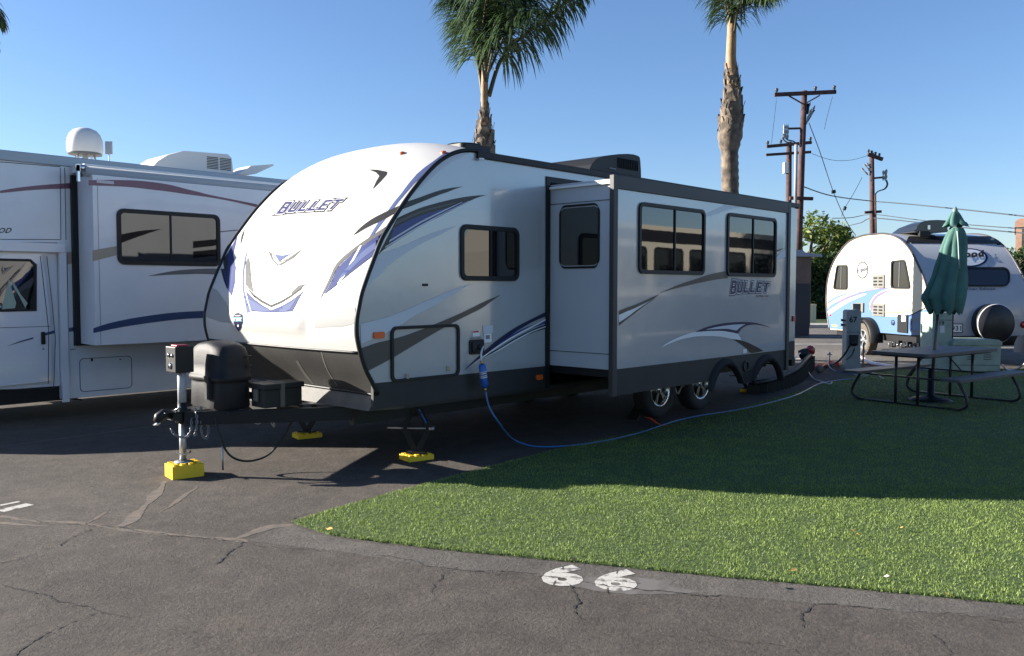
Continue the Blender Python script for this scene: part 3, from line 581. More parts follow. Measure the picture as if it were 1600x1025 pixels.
# --- slide-out box
SL0, SL1, EV = 2.276, 5.84, -.767
sb = MB(); sb.use(sidew); sb.box(SL0+.03, EV+.012, .775, SL1-.03, .6, 2.50); sb.use(roofm); sb.box(SL0+.03, EV+.012, 2.502, SL1-.03, .3, 2.52)
sb.use(blk); sb.box(SL0+.05, EV+.03, .70, SL1-.05, .5, .772)
PW = Pl((SL0+.03, 0, 0), (0, -1, 0), n=(-1, 0, 0))
seam = mat('seam line', (.06, .065, .07), .6)
sb.use(seam); sb.box(SL0+.024, EV+.02, 2.33, SL0+.0285, -.005, 2.336); sb.box(SL0+.024, EV+.02, .915, SL0+.0285, -.005, .921)
sb.use(d_white); sb.box(SL0-.0, EV+.02, 2.475, SL0+.029, .0, 2.497); sb.build('slide_box', TT)
sf = MB(); sf.use(side); sf.box(SL0+.05, EV, .78, SL1-.05, EV+.011, 2.46)
def SD(m, P, d=.004): sf.use(m); sf.dec(PE, P, d)
SD(d_light, stripe(Z8((992, 440), (1030, 424), (1060, 410), (1100, 390), (1135, 376), (1190, 382), (1250, 392)), Z8((1250, 394), (1200, 400), (1160, 407), (1120, 417), (1080, 430), (1040, 443), (998, 453)), 3))
SD(d_brown, stripe(ZS((700, 138), (750, 116), (800, 94), (850, 76), (900, 60), (950, 43), (1000, 28), (1040, 20), (1084, 12)), ZS((1088, 54), (1045, 58), (1000, 65), (950, 75), (900, 86), (850, 98), (800, 110), (750, 123), (704, 139)), 3))
SD(d_brown, stripe(ZS((466, 241), (510, 222), (560, 205), (600, 187), (640, 170), (670, 157), (696, 145)), ZS((694, 147), (668, 168), (640, 183), (600, 202), (560, 222), (510, 242), (466, 263)), 3))
SD(d_white, stripe(ZS((466, 265), (510, 245), (560, 225), (640, 186)), ZS((600, 212), (560, 240), (520, 272), (466, 306)), 3), .003)
SD(d_brown, stripe(ZS((692, 149), (640, 188), (600, 214), (560, 242), (520, 272), (466, 308)), ZS((466, 327), (495, 302), (530, 275), (570, 244), (610, 213), (650, 184)), 3), .005)
SD(d_white, stripe(ZS((707, 450), (730, 432), (760, 415), (800, 395), (840, 379), (880, 366), (920, 358), (985, 354), (1050, 355), (1095, 361), (1148, 372)), ZS((1168, 410), (1145, 406), (1120, 403), (1080, 394), (1040, 388), (990, 385), (940, 385), (900, 388), (860, 395), (820, 404), (780, 418), (740, 434)), 3))
SD(d_navy, stripe(ZS((903, 362), (930, 348), (960, 336), (1010, 322), (1060, 312), (1110, 307), (1160, 304), (1200, 304), (1240, 308), (1290, 320), (1330, 334)), ZS((1330, 336), (1290, 326), (1260, 320), (1230, 319), (1200, 325), (1182, 333), (1165, 346), (1145, 370), (1120, 364), (1100, 361), (1060, 356), (1020, 355), (980, 356), (940, 359)), 3))
SD(d_light, stripe(ZS((960, 348), (1010, 336), (1060, 327), (1120, 320), (1190, 316)), ZS((1175, 324), (1155, 338), (1140, 352), (1120, 350), (1080, 343), (1020, 345)), 3), .0055)
SD(d_dark, stripe(ZS((1113, 402), (1150, 406), (1180, 414), (1210, 425), (1240, 440), (1268, 455), (1294, 470)), ZS((1255, 478), (1218, 481), (1200, 462), (1180, 444), (1160, 429), (1138, 415)), 3))
SD(d_light, Z8((1416, 702), (1440, 672), (1474, 648), (1476, 690), (1450, 705)), .003); SD(d_dark, Z8((1412, 657), (1440, 645), (1468, 638), (1445, 652), (1424, 662)))
SD(d_white, ZS((1176, 460), (1196, 458), (1197, 480), (1177, 483)))
bullet(sf, [(1141, 458), (1200, 456.3), (1203, 441.5), (1144, 439)], plfn(PE), .002)
text_quad(sf, d_dark, 'ULTRA LITE', ZS((1250, 163), (1320, 161), (1322, 150), (1251, 151)), plfn(PE), off=.02, d=.005)
text_quad(sf, d_dark, 'by Keystone', ZS((1283, 177), (1318, 176), (1318, 171), (1283, 172)), plfn(PE), off=.0, d=.005)
sf.build('slide_face', TT)
st_ = MB(); st_.use(trimg); tw = .062
st_.box(SL0-.004, EV-.02, .53, SL0+tw, EV+.03, 2.552); st_.box(SL1-tw+.01, EV-.02, .53, SL1+.014, EV+.03, 2.552); st_.box(SL0+tw, EV-.018, 2.43, SL1-tw+.01, EV+.03, 2.550); st_.build('slide_trim', TT, .004)
# skirt of the slide with the double fender arch
arch_in1 = [PE.ab(p, .0) for p in ZF((75, 590), (92, 505), (110, 450), (150, 370), (210, 312), (270, 297), (325, 328), (370, 400), (395, 450), (415, 505))]
arch_in2 = [PE.ab(p, .0) for p in ZF((552, 490), (565, 425), (590, 370), (640, 292), (700, 252), (760, 252), (808, 300), (842, 380), (852, 425), (868, 500))]
zb = .537
a1 = cat(arch_in1, 3); a2 = cat(arch_in2, 3)
a1x = a1[0][0]; 
sp_ = [(SL0+tw, .778), (SL1-tw+.01, .778), (SL1-tw+.01, zb), (a2[-1][0], zb)] + [p for p in a2[::-1] if p[1] > zb] + [(a2[0][0], zb), (a1[-1][0], zb)] + [p for p in a1[::-1] if p[1] > zb] + [(a1[0][0], zb), (SL0+tw, zb)]
ss = MB(); ss.use(skirtm); ss.prism(PE, sp_, -.028, -.001); ss.build('slide_skirt', TT)
fl = MB(); fl.use(mat('fender flare', (.016, .016, .018), .7, spec=.2))
def arc_band(inner, outer, closeb=True):
    i_ = [PE.ab(p, .0) for p in inner]; o_ = [PE.ab(p, 0) for p in outer]; i_ = resample2(i_, 24); o_ = resample2(o_, 24); n = 24
    V = [PE.at(*p, .004) for p in o_]+[PE.at(*(.65*np.array(p)+.35*np.array(q)), .035) for p, q in zip(o_, i_)]+[PE.at(*p, .04) for p in i_]+[PE.at(*p, -.03) for p in i_]
    fl.smooth = True; fl.add(V, [(r*n+k, r*n+k+1, (r+1)*n+k+1, (r+1)*n+k) for r in range(3) for k in range(n-1)]); fl.smooth = False
def resample2(P, n):
    P = np.array(cat(P, 4)); d = np.r_[0, np.cumsum(np.hypot(*np.diff(P, axis=0).T))]; t = np.linspace(0, d[-1], n); return np.c_[np.interp(t, d, P[:, 0]), np.interp(t, d, P[:, 1])]
arc_band(ZF((75, 590), (92, 505), (110, 450), (150, 370), (210, 312), (270, 297), (325, 328), (370, 400), (395, 450), (415, 505)), ZF((28, 575), (42, 500), (60, 440), (110, 330), (170, 252), (240, 216), (312, 226), (362, 290), (402, 375), (432, 460)))
arc_band(ZF((552, 490), (565, 425), (590, 370), (640, 292), (700, 252), (760, 252), (808, 300), (842, 380), (852, 425), (868, 470)), ZF((528, 462), (545, 395), (560, 335), (600, 252), (655, 190), (720, 163), (785, 190), (832, 250), (872, 340), (892, 440)))
web = [PE.ab(p) for p in ZF((402, 375), (470, 385), (560, 335), (540, 400), (540, 492), (420, 505), (432, 460))]; fl.prism(PE, web, -.02, .012)
fl.build('fender_flare', TT)
kb = MB(); kb.use(trimg); kc = PE.ab(ZF((470, 305))[0]); kb.ring(PE, [(kc[0]+.062*math.cos(t), kc[1]+.062*math.sin(t)) for t in np.linspace(0, 2*math.pi, 20, False)], [(kc[0]+.050*math.cos(t), kc[1]+.050*math.sin(t)) for t in np.linspace(0, 2*math.pi, 20, False)], 0, .018)
text_quad(kb, trimg, 'K', ZF((450, 335), (492, 335), (492, 275), (450, 275)), plfn(PE), off=.03, d=.012); kb.build('fender_badge', TT)

# --- windows
def window(parent, pl, tl, br, r=.06, fw=.035, mull=(), gl=glass, fm=None, name='window', d=.0, label=None, cover=None):
    A = pl.ab(tl, d) if len(tl) == 2 else tl[:2]; B = pl.ab(br, d) if len(br) == 2 else br[:2]; a0, a1 = sorted((A[0], B[0])); b0, b1 = sorted((A[1], B[1]))
    mb = MB(); mb.use(fm or blk); mb.rring(pl, (a0, b0, a1, b1), fw, r, d-.004, d+.020); mb.rring(pl, (a0+fw*.75, b0+fw*.75, a1-fw*.75, b1-fw*.75), fw*.45, max(.01, r-fw*.6), d, d+.013)
    for t in mull:
        x = a0+(a1-a0)*t; mb.obox(pl.at(x, (b0+b1)/2, d+.010), pl.ex, pl.ez, pl.n, .010, (b1-b0)/2-fw, .006)
    w = mb.build(name, parent, label=label); g = MB(); g.use(gl); g.prism(pl, rr(a0+fw*.6, b0+fw*.6, a1-fw*.6, b1-fw*.6, max(.01, r-fw*.5)), d+.001, d+.005); g.build('pane', w); return w
window(TT, PS, Z7((832, 604))[0], Z7((1255, 1022))[0], .075, .036, (.5,))
window(TT, PE, Z8((600, 362))[0], Z8((988, 800))[0], .07, .032, (.52,))
window(TT, PE, Z8((1126, 426))[0], Z8((1412, 812))[0], .07, .032, (.51,))
window(TT, PW, (.115, 1.50), (.60, 2.235)) if False else None
pw0 = PW.ab(Z8((132, 400))[0]); pw1 = PW.ab(Z8((370, 745))[0])
mb = MB(); mb.use(blk); mb.rring(PW, (pw0[0], pw0[1], pw1[0], pw1[1]), .02, .07, 0, .01); w = mb.build('window', TT); mb = MB(); mb.use(glass); mb.prism(PW, rr(pw0[0]+.01, pw0[1]-.01, pw1[0]-.01, pw1[1]+.01, .065), .001, .007); mb.build('pane', w)
# --- baggage door
c0 = PS.ab(Z6((216, 280))[0]); c1 = PS.ab(Z6((549, 520))[0]); mb = MB(); mb.use(blk); mb.rring(PS, (c0[0], c1[1], c1[0], c0[1]), .026, .055, .0, .018); bdoor = mb.build('baggage_door', TT)
for q in ((292, 520), (493, 482)): mb = MB(); mb.use(chrome); c = PS.at(*PS.ab(Z6(q)[0]), .012); mb.obox(c, PS.ex, PS.ez, PS.n, .012, .022, .012); mb.build('latch', bdoor)
def marker(q0, q1, m, pl=PS, nm='marker_light'):
    a = pl.ab(q0); b = pl.ab(q1); mb = MB(); mb.use(m); mb.prism(pl, rr(a[0], b[1], b[0], a[1], min(.015, abs(b[0]-a[0])*.3)), 0, .022); mb.build(nm, TT, .004)
marker(Z6((130, 307))[0], Z6((183, 336))[0], amber); marker(Z6((923, 515))[0], Z6((950, 537))[0], amber)
marker((1206+14.5, 0), (0, 0), amber) if False else None
mb = MB(); mb.use(blk); a = PS.ab(Z6((372, 72))[0]); b = PS.ab(Z6((398, 84))[0]); mb.prism(PS, rr(a[0], b[1], b[0], a[1], .008), 0, .008); mb.build('drain_vent', TT)
mb = MB(); mb.use(rubber); a = PS.ab(Z6((598, 345))[0]); b = PS.ab(Z6((667, 412))[0]); mb.prism(PS, rr(a[0], b[1], b[0], a[1], .02), 0, .016); mb.prism(PS, rr(a[0]+.02, b[1]+.02, b[0]-.035, a[1]-.02, .02), .016, .03)
PT = Pl((0, 0, 0), (1, 0, 0), n=(0, -1, 0)); mb.cyl(PS.at((a[0]+b[0])/2+.02, (a[1]+b[1])/2, .01), PS.at((a[0]+b[0])/2+.02, (a[1]+b[1])/2, .05), .028, .022); mb.build('service_inlet', TT, .003)
# amber clearance lamps on cap top
for q in (Z7((712, 88))[0], (628, 240)):
    c = drape(q, 0.0); mb = MB(); mb.use(amber); mb.lathe(c, (-.4, -.1, 1), [(.028, -.01), (.026, .012), (.0, .02)], 10); mb.build('clearance_light', TT)
# --- roof gear
mb = MB(); mb.use(blk); PA = [(3.62, 2.86), (3.74, 2.985), (4.0, 3.06), (4.35, 3.115), (4.56, 3.115), (4.61, 3.06), (4.63, 2.86)]
mb.prism(Pl((0, .55, 0), (1, 0, 0), n=(0, -1, 0)), cat(PA, 2), -.95, 0); 
for k in range(12): x = 4.15+k*.035; mb.box(x, .535, 2.93, x+.012, .552, 3.05)
mb.use(d_grey); mb.box(3.98, .535, 2.90, 4.10, .552, 2.915)
mb.build('air_conditioner', TT, .03)
mb = MB(); mb.use(blk); mb.prism(Pl((0, 0, 0), (1, 0, 0), (0, 1, 0), (0, 0, 1)), rr(1.62, .5, 2.02, .9, .05), 2.86, 2.905); mb.lathe((1.82, .7, 2.905), (0, 0, 1), [(.19, 0), (.17, .02), (0, .035)], 16); mb.build('roof_vent', TT, .008)
# --- chassis: frame rails, axles
ch = MB(); ch.use(blkm)
for v in (.38, 2.06): ch.box(.25, v, .38, 7.6, v+.06, .53)
for u in (4.43, 5.34): ch.box(u-.03, .3, .30, u+.03, 2.1, .37)
ch.box(1.9, .5, .40, 3.6, 1.9, .52); ch.box(6.1, .5, .36, 7.2, 1.9, .52); ch.build('chassis', TT)
sm_ = MB(); sm_.use(galv)
for u in (4.78, 4.98): sm_.bar((u-.10, .16, .24), (u, .16, .36), .015); sm_.bar((u, .16, .36), (u+.08, .16, .25), .015)
sm_.build('axle_equalizer', TT)
def wheel(parent, c, ax, R, w, rr_, spokes=5, tm=tyre, rm=alu, knob=0, name='wheel'):
    """c = centre of the tyre, ax = outward axis"""
    c = Vector(c); ax = Vector(ax).normalized(); t = MB(); t.use(tm); h = w/2
    t.lathe(c, ax, [(rr_, -h*.8), (rr_+.02, -h*.95), (R-.035, -h), (R-.008, -h*.8), (R, -h*.5), (R, h*.5), (R-.008, h*.8), (R-.035, h), (rr_+.02, h*.95), (rr_, h*.8)], 36)
    u = ax.orthogonal().normalized(); v = ax.cross(u)
    if knob:
        for k in range(knob):
            a = 2*math.pi*k/knob
            for s in (-1, 0, 1): d = u*math.cos(a+s*.05)+v*math.sin(a+s*.05); t.obox(c+d*R+ax*(s*h*.62), d, ax, d.cross(ax), .009, h*.24, math.pi*R/knob*.62)
    t_ = t.build(name, parent); r = MB(); r.use(rm); f = h*.72
    r.lathe(c, ax, [(rr_+.012, f+.012), (rr_+.004, f+.02), (rr_-.018, f+.006), (rr_-.03, f-.02), (rr_-.035, -h*.5)], 36)
    r.lathe(c, ax, [(.0, f+.002), (.035, f), (.045, f-.018), (.05, f-.05)], 16)
    for k in range(spokes):
        a = 2*math.pi*k/spokes+.3
        for da in (-.13, .13):
            d = u*math.cos(a+da)+v*math.sin(a+da); e = u*math.cos(a+da*.9)+v*math.sin(a+da*.9)
            r.bar(c+d*.035+ax*(f-.012), c+e*(rr_-.015)+ax*(f-.004), .024, .02, up=ax)
    r.use(blk); r.lathe(c, ax, [(rr_-.03, -h*.45), (0, -h*.45)], 24); r.build('rim', t_); return t_
for u in (4.43, 5.34):
    wheel(TT, (u, .20, .335), (0, -1, 0), .335, .20, .195); wheel(TT, (u, 2.24, .335), (0, 1, 0), .335, .20, .195)
# --- rear bumper, tail light, grab handle seen past the slide
rb = MB(); rb.use(blkm); rb.box(LT+.02, .05, .40, LT+.14, WT-.05, .52); rb.build('rear_bumper', TT, .01)
tl_ = MB(); tl_.use(redl); tl_.box(LT-.10, -.02, 1.05, LT-.02, -.001, 1.13); tl_.build('side_tail_light', TT, .005)
gh = MB(); gh.use(blk); gh.tube([(LT-.42, -.002, 1.15), (LT-.42, -.05, 1.12), (LT-.42, -.05, .70), (LT-.42, -.002, .67)], .012); gh.build('grab_handle', TT)
# --- stabiliser jacks
def scissor(name_u, v, z0, z1, parent=TT, s=1, decal=False):
    m = MB(); m.use(blkm); c = Vector((name_u, v, 0)); zm = (z0+z1)/2; x = Vector((.6, -.8, 0)) if v < 1 else Vector((.6, -.8, 0)); hw = .115
    for a, b in (((0, z0), (-hw, zm)), ((0, z0), (hw, zm)), ((-hw, zm), (0, z1)), ((hw, zm), (0, z1))):
        P = c+x*a[0]+Vector((0, 0, a[1])); Q = c+x*b[0]+Vector((0, 0, b[1])); m.bar(P, Q, .05, .022, up=x.cross(Vector((0, 0, 1))))
    m.obox(c+Vector((0, 0, z0+.006)), x, Vector((-x.y, x.x, 0)), Vector((0, 0, 1)), .085, .05, .008); m.obox(c+Vector((0, 0, z1)), x, Vector((-x.y, x.x, 0)), Vector((0, 0, 1)), .09, .05, .012)
    m.use(galv); m.cyl(c-x*(hw+.15)+Vector((0, 0, zm)), c+x*(hw+.04)+Vector((0, 0, zm)), .008, n=8); m.cyl(c+x*(hw)+Vector((0, 0, zm)), c+x*(hw+.045)+Vector((0, 0, zm)), .018, n=8)
    if decal:
        m.use(mat('blue jack label', (.03, .16, .55), .4)); P = c+x*.02+Vector((0, 0, z1-.03)); Q = c+x*hw+Vector((0, 0, zm+.02)); n_ = x.cross(Vector((0, 0, 1))); m.bar(P.lerp(Q, .3)+n_*.027, P.lerp(Q, .8)+n_*.027, .005, .03, up=n_); m.bar(P.lerp(Q, .1)+n_*.027, P.lerp(Q, .25)+n_*.027, .005, .028, up=n_)
    m.build('stabilizer_jack', parent)
scissor(.91, .36, .055, .50, decal=True); scissor(.86, 2.02, .055, .46); scissor(7.45, .60, .055, .42)
# --- tongue
tg = MB(); tg.use(blkm); tip = Vector((-1.0, 1.22, .47))
for v in (.38, 2.06): tg.bar((-.84, 1.22+(.06 if v > 1.2 else -.06), .475), (.35, v, .475), .05, .11)
tg.bar((-.05, .75, .475), (-.05, 1.69, .475), .05, .1); tg.prism(Pl((-.80, 1.22, 0), (1, 0, 0), (0, 1, 0), (0, 0, 1)), [(-.2, -.06), (.12, -.10), (.3, -.2), (.3, .2), (.12, .1), (-.2, .06)], .528, .536)
tg.build('tongue_frame', TT, .004)
cpl = MB(); cpl.use(blkm); cpl.bar((-.80, 1.22, .49), (-.93, 1.22, .50), .11, .07); cpl.tube([(-.93, 1.22, .51), (-.985, 1.22, .52), (-1.02, 1.22, .50), (-1.035, 1.22, .46)], [.035, .042, .042, .034], 12)
cpl.use(chrome); cpl.tube([(-.89, 1.22, .54), (-.86, 1.2, .56), (-.83, 1.2, .58), (-.81, 1.21, .575)], .008, 6); cpl.tube([(-1.04, 1.22, .455), (-1.035, 1.22, .445)], [.034, .03], 12); cpl.build('coupler', TT)
def chain(pts, name='safety_chain', r=.0045, link=.024):
    m = MB(); m.use(mat('dull chain steel', (.22, .22, .23), .45, metal=.8)); P = [Vector(p) for p in cat(pts, 8)]; L = 0; last = P[0]; k = 0
    for p in P[1:]:
        while (p-last).length >= link:
            d = (p-last).normalized(); c = last+d*link/2; u = d.orthogonal().normalized(); w = d.cross(u); a = u if k % 2 else w
            m.tube([c+d*math.cos(t)*link*.72+a*math.sin(t)*link*.36 for t in np.linspace(0, 2*math.pi, 9)], r, 5, cap=False); last = last+d*link; k += 1
    m.build(name, TT)
chain([(-.80, 1.12, .50), (-.83, 1.08, .38), (-.87, 1.10, .33), (-.93, 1.15, .36), (-.95, 1.18, .41)]); chain([(-.72, 1.12, .56), (-.74, 1.08, .50), (-.74, 1.08, .36), (-.70, 1.08, .30), (-.68, 1.08, .38), (-.70, 1.10, .52)]); chain([(-.78, 1.10, .55), (-.78, 1.07, .47), (-.80, 1.07, .34)])
# electric tongue jack
jk = MB(); ju = -.83; jk.use(mat('label white', (.42, .42, .43), .45, col2=(.30, .12, .12), vscale=22, vdist=(.30, .40))); jk.cyl((ju, 1.22, .60), (ju, 1.22, .86), .034, n=20); jk.use(blkm); jk.cyl((ju, 1.22, .43), (ju, 1.22, .60), .036, n=20); jk.box(ju-.05, 1.17, .53, ju+.05, 1.27, .545)
jj = jk.build('tongue_jack', TT)
jh = MB(); jh.use(blk); jh.box(ju-.085, 1.22-.075, .845, ju+.07, 1.22+.10, 1.055); jh.use(redl); jh.box(ju-.06, 1.22-.05, 1.052, ju+.04, 1.22+.06, 1.068)
o = jh.build('jack_head', jj, .032)
for z, y in ((.985, 1.20), (.985, 1.26), (.90, 1.235)): jp = MB(); jp.use(chrome); jp.cyl((ju-.084, y, z), (ju-.094, y, z), .016 if z > .95 else .026, n=12); jp.build('jack_switch', jj)
jl = MB(); jl.use(galv); jl.cyl((ju, 1.22, .12), (ju, 1.22, .44), .027, n=20); jl.lathe((ju, 1.22, .108), (0, 0, 1), [(.0, 0), (.07, 0), (.07, .012), (.03, .02)], 16); jl.use(chrome); jl.tube([(ju-.06, 1.2, .20), (ju-.03, 1.18, .18), (ju+.03, 1.18, .18), (ju+.05, 1.19, .20)], .006, 6); jl.build('jack_leg', jj)
# propane cover: two bottles side by side under a black moulded cover
pc = MB(); pc.use(mat('propane cover plastic', (.012, .012, .013), .62, bump=.06, bscale=50, spec=.35)); pc.smooth = True
cu0, cu1 = -.66, -.24
def bigoval(k, z, inset=0, split=True):
    """outline of two round bottles side by side along v"""
    P = []
    for t in np.linspace(0, 2*math.pi, 56, False):
        c, s_2 = math.cos(t), math.sin(t); hv, hu = .275-inset, .165-inset
        x = math.copysign(abs(c)**(.45), c)*hu; y = math.copysign(abs(s_2)**(.5), s_2)*hv
        if split: x *= 1-.12*math.exp(-(y/.06)**2)
        P.append((-.50+x, 1.22+y, z))
    return P
rows = [(.53, .012), (.55, .0), (.74, .004), (.76, .008), (.765, -.012), (.80, -.014), (.805, -.004), (.90, .0), (.97, .008), (1.0, .016), (1.035, .026), (1.055, .048), (1.062, .08), (1.065, .12)]
V = []; 
for z, ins in rows:
    r_ = bigoval(0, z, ins); V += [(x, y, zz+(.022*math.cos((y-1.22)*9.5) if z > 1.0 else 0)) for x, y, zz in r_]
n = 56; pc.add(V, [(r*n+k, r*n+(k+1) % n, (r+1)*n+(k+1) % n, (r+1)*n+k) for r in range(len(rows)-1) for k in range(n)]+[tuple(range((len(rows)-1)*n, len(rows)*n))])
pc.smooth = False; pc.box(-.69, 1.05, .62, -.65, 1.12, .80); pc.box(-.60, .90, .50, -.42, .95, .525)
for z in (.88, .96): pc.box(-.42, .935, z, -.36, .95, z+.008)
pc.build('propane_cover', TT)
bt = MB(); bt.use(mat('battery box', (.015, .015, .016), .6)); bt.box(-.38, .72, .55, -.03, .93, .70); bt.box(-.395, .705, .70, -.015, .945, .745); bt.use(mat('strap tan', (.12, .11, .09), .7)); bt.box(-.24, .70, .55, -.20, .95, .752); bt.box(-.405, .80, .60, -.38, .86, .70); bt.build('battery_box', TT, .008)
# loose harness under the tongue
hn = MB(); hn.use(rubber); hn.tube(cat([(-.66, 1.02, .50), (-.63, .97, .30), (-.56, .95, .16), (-.42, .92, .10), (-.25, .88, .14), (-.12, .84, .30), (-.05, .82, .44)], 6), .009, 6); hn.use(galv); hn.tube([(-.62, .97, .24), (-.62, .965, .05)], .008, 6); hn.tube(cat([(-.4, .95, .46), (-.34, .90, .40), (-.26, .9, .44), (-.2, .88, .36), (-.22, .86, .42)], 4), .006, 5); hn.build('wiring_harness', TT)
bk = MB(); bk.use(galv); bk.tube([(.02, .93, .53), (.3, .60, .54)], .008, 6); bk.tube([(-.02, .95, .52), (.02, 1.0, .60)], .008, 6); bk.use(d_white); bk.box(-.135, .76, .455, -.03, .772, .478) if False else bk.obox(Vector((.16, .585, .44)), Vector((.83, -.55, 0)).normalized(), Vector((.55, .83, 0)).normalized(), Vector((0, 0, 1)), .07, .003, .012); bk.build('tongue_bracket', TT)

# ================================================================== BLOCKS, CHOCK, HOSES
def block(c, L_, W_, h, rot, lab, name='leveling_block', m=yel, studs=True):
    c = Vector(c); x = Vector((math.cos(rot), math.sin(rot), 0)); y = Vector((-x.y, x.x, 0)); z = Vector((0, 0, 1)); mb = MB(); mb.use(m); mb.obox(c+z*(h/2), x, y, z, L_/2, W_/2, h/2)
    for i in range(4):
        for j in range(3):
            if abs(i-1.5) < 1 and j == 1: continue
            p = c+x*((i-1.5)*L_*.24)+y*((j-1)*W_*.32)+z*(h+.004); mb.obox(p, x, y, z, L_*.075, W_*.1, .006)
    for i in range(5): mb.obox(c+x*((i-2)*L_*.19)-y*(W_/2+.001)+z*(h*.5), x, y, z, .004, .002, h*.5)
    return tag(mb.build(name, bevel=.005, origin=(c.x, c.y, 0)), lab, 'leveling block', 'yellow blocks under the jacks')
block((-.83, 1.20, .0), .25, .20, .105, math.radians(-8), 'yellow plastic block under the front tongue jack, the thickest and sunlit')
block((.91, .36, 0), .25, .19, .045, math.radians(-12), 'thin yellow plastic pad under the near scissor jack'); block((.86, 2.02, 0), .25, .19, .045, math.radians(-12), 'thin yellow plastic pad in the shade under the far front jack'); block((7.45, .60, 0), .17, .14, .04, 0, 'thin yellow pad under the rear jack, glimpsed through the wheel arch')
orp = mat('orange plastic', (.65, .13, .02), .5); mb = MB(); mb.use(orp); c = gr(762, 622)
for dx in (-.11, .11): mb.box(c.x+dx-.09, c.y-.1, 0, c.x+dx+.09, c.y+.1, .035)
tag(mb.build('leveling_pad', bevel=.008, origin=c), 'dark orange leveling pad on the ground under the trailer, behind the blue water filter', 'leveling pad')
mb = MB(); mb.use(rubber); cc = gr(1006, 655); mb.prism(Pl((cc.x-.12, cc.y+.02, 0), (1, 0, 0), n=(0, -1, 0)), [(0, 0), (.24, 0), (.22, .13), (.17, .15)], -.14, 0)
tag(mb.build('wheel_chock', origin=cc), 'black rubber wedge in front of the forward trailer wheel', 'wheel chock')
mb = MB(); mb.use(mat('orange strap', (.75, .10, .03), .5)); pts = [gr(1009, 652, .07), gr(1018, 655, .05), gr(1026, 661, .02), gr(1035, 665, .012), gr(1043, 666, .012)]; P = cat(pts, 5); L_ = [Vector(p)+Vector((.0, .018, 0)) for p in P]; R_ = [Vector(p)-Vector((.0, .018, 0)) for p in P]; n = len(P)
mb.add(L_+R_+[v+Vector((0, 0, .006)) for v in L_+R_], [(i, i+1, n+i+1, n+i) for i in range(n-1)]+[(2*n+i, 3*n+i, 3*n+i+1, 2*n+i+1) for i in range(n-1)]+[(i, 2*n+i, 2*n+i+1, i+1) for i in range(n-1)]+[(n+i, n+i+1, 3*n+i+1, 3*n+i) for i in range(n-1)])
tag(mb.build('strap', origin=gr(1026, 661)), 'orange red strap lying on the pavement by the forward wheel', 'strap')
zv_ = Vector((0, 0, 1))
# water filter + hoses
hoseb = mat('blue hose', (.02, .13, .34), .35, coat=.3); hw = mat('white hose', (.72, .68, .70), .4)
PF = Pl((0, -.10, 0), (1, 0, 0), n=(0, -1, 0))
f0 = PF.at(*PF.ab((753, 569))); f1 = PF.at(*PF.ab((758, 606))); fx = (f1-f0).normalized()
mb = MB(); mb.use(mat('filter blue', (.015, .10, .42), .35, coat=.4)); mb.tube([f0, f0+fx*.01, f1-fx*.03, f1], [.022, .033, .033, .02], 16); 
mb.use(d_white); mb.tube([f0+fx*.065, f0+fx*.12], .0338, 16, cap=False)
mb.use(mat('filter label print', (.02, .06, .25), .4))
for k, (aa, bb) in enumerate(((.07, .078), (.085, .098), (.104, .112))): mb.tube([f0+fx*aa, f0+fx*bb], .0343, 16, cap=False)
flt = tag(mb.build('water_filter', origin=f0), 'blue inline water filter cylinder hanging from the trailer side inlet', 'water filter')
mb = MB(); mb.use(mat('brass', (.6, .42, .18), .35, metal=1)); mb.cyl(f0-fx*.03, f0, .014, n=10); mb.build('fitting', flt); mb = MB(); mb.use(MATS['brass']); mb.cyl(f1, f1+fx*.03, .012, n=10); mb.build('fitting', flt); mb = MB(); mb.use(hw); a = PS.at(*PS.ab((750, 541)), .04); mb.tube(cat([a, PF.at(*PF.ab((752, 552))), f0-fx*.03], 5), .009, 8); mb.build('inlet_tube', flt)
g0 = gr(842, 698, .014); hp = [f1+fx*.03]; s0 = f1+fx*.03
for t, zf in ((.12, .72), (.28, .42), (.48, .18), (.72, .045)): q = s0.lerp(g0, t); hp.append(Vector((q.x, q.y, s0.z*zf)))
hp = [f1+fx*.03, PF.at(*PF.ab((762, 636)), .02), PF.at(*PF.ab((775, 662)), .05), PF.at(*PF.ab((800, 685)), .12)]; hp = [hp[0]]+[Vector(h) for h in hp[1:3]]
hp += [gr(800, 685, .10), gr(820, 694, .03)]
hose_px = [(842, 698), (880, 697), (940, 690), (1000, 676), (1045, 661), (1090, 650), (1150, 641), (1200, 630), (1245, 617), (1275, 602), (1292, 597), (1320, 593), (1337, 592), (1341, 589), (1335, 585), (1318, 582), (1305, 580), (1296, 573), (1292, 562), (1294, 556)]
hp += [gr(*p, .014 if k < 17 else .014+.05*(k-16)) for k, p in enumerate(hose_px)]
mb = MB(); mb.use(hoseb); mb.tube(cat(hp, 6), .0085, 8); tag(mb.build('water_hose', origin=g0), 'thin blue water hose looping from the trailer along the lawn edge to the post', 'hose')
mb = MB(); mb.use(hw); mb.tube(cat([(LT+.05, .02, .50), gr(1252, 552, .30), gr(1259, 572, .12), gr(1265, 584, .05), gr(1272, 592, .014), gr(1283, 596, .014), gr(1296, 600, .014), gr(1300, 597, .03)], 6), .009, 6); tag(mb.build('antenna_cable', origin=gr(1272, 592)), 'thin pale cable hanging from the rear of the trailer to the ground', 'cable')
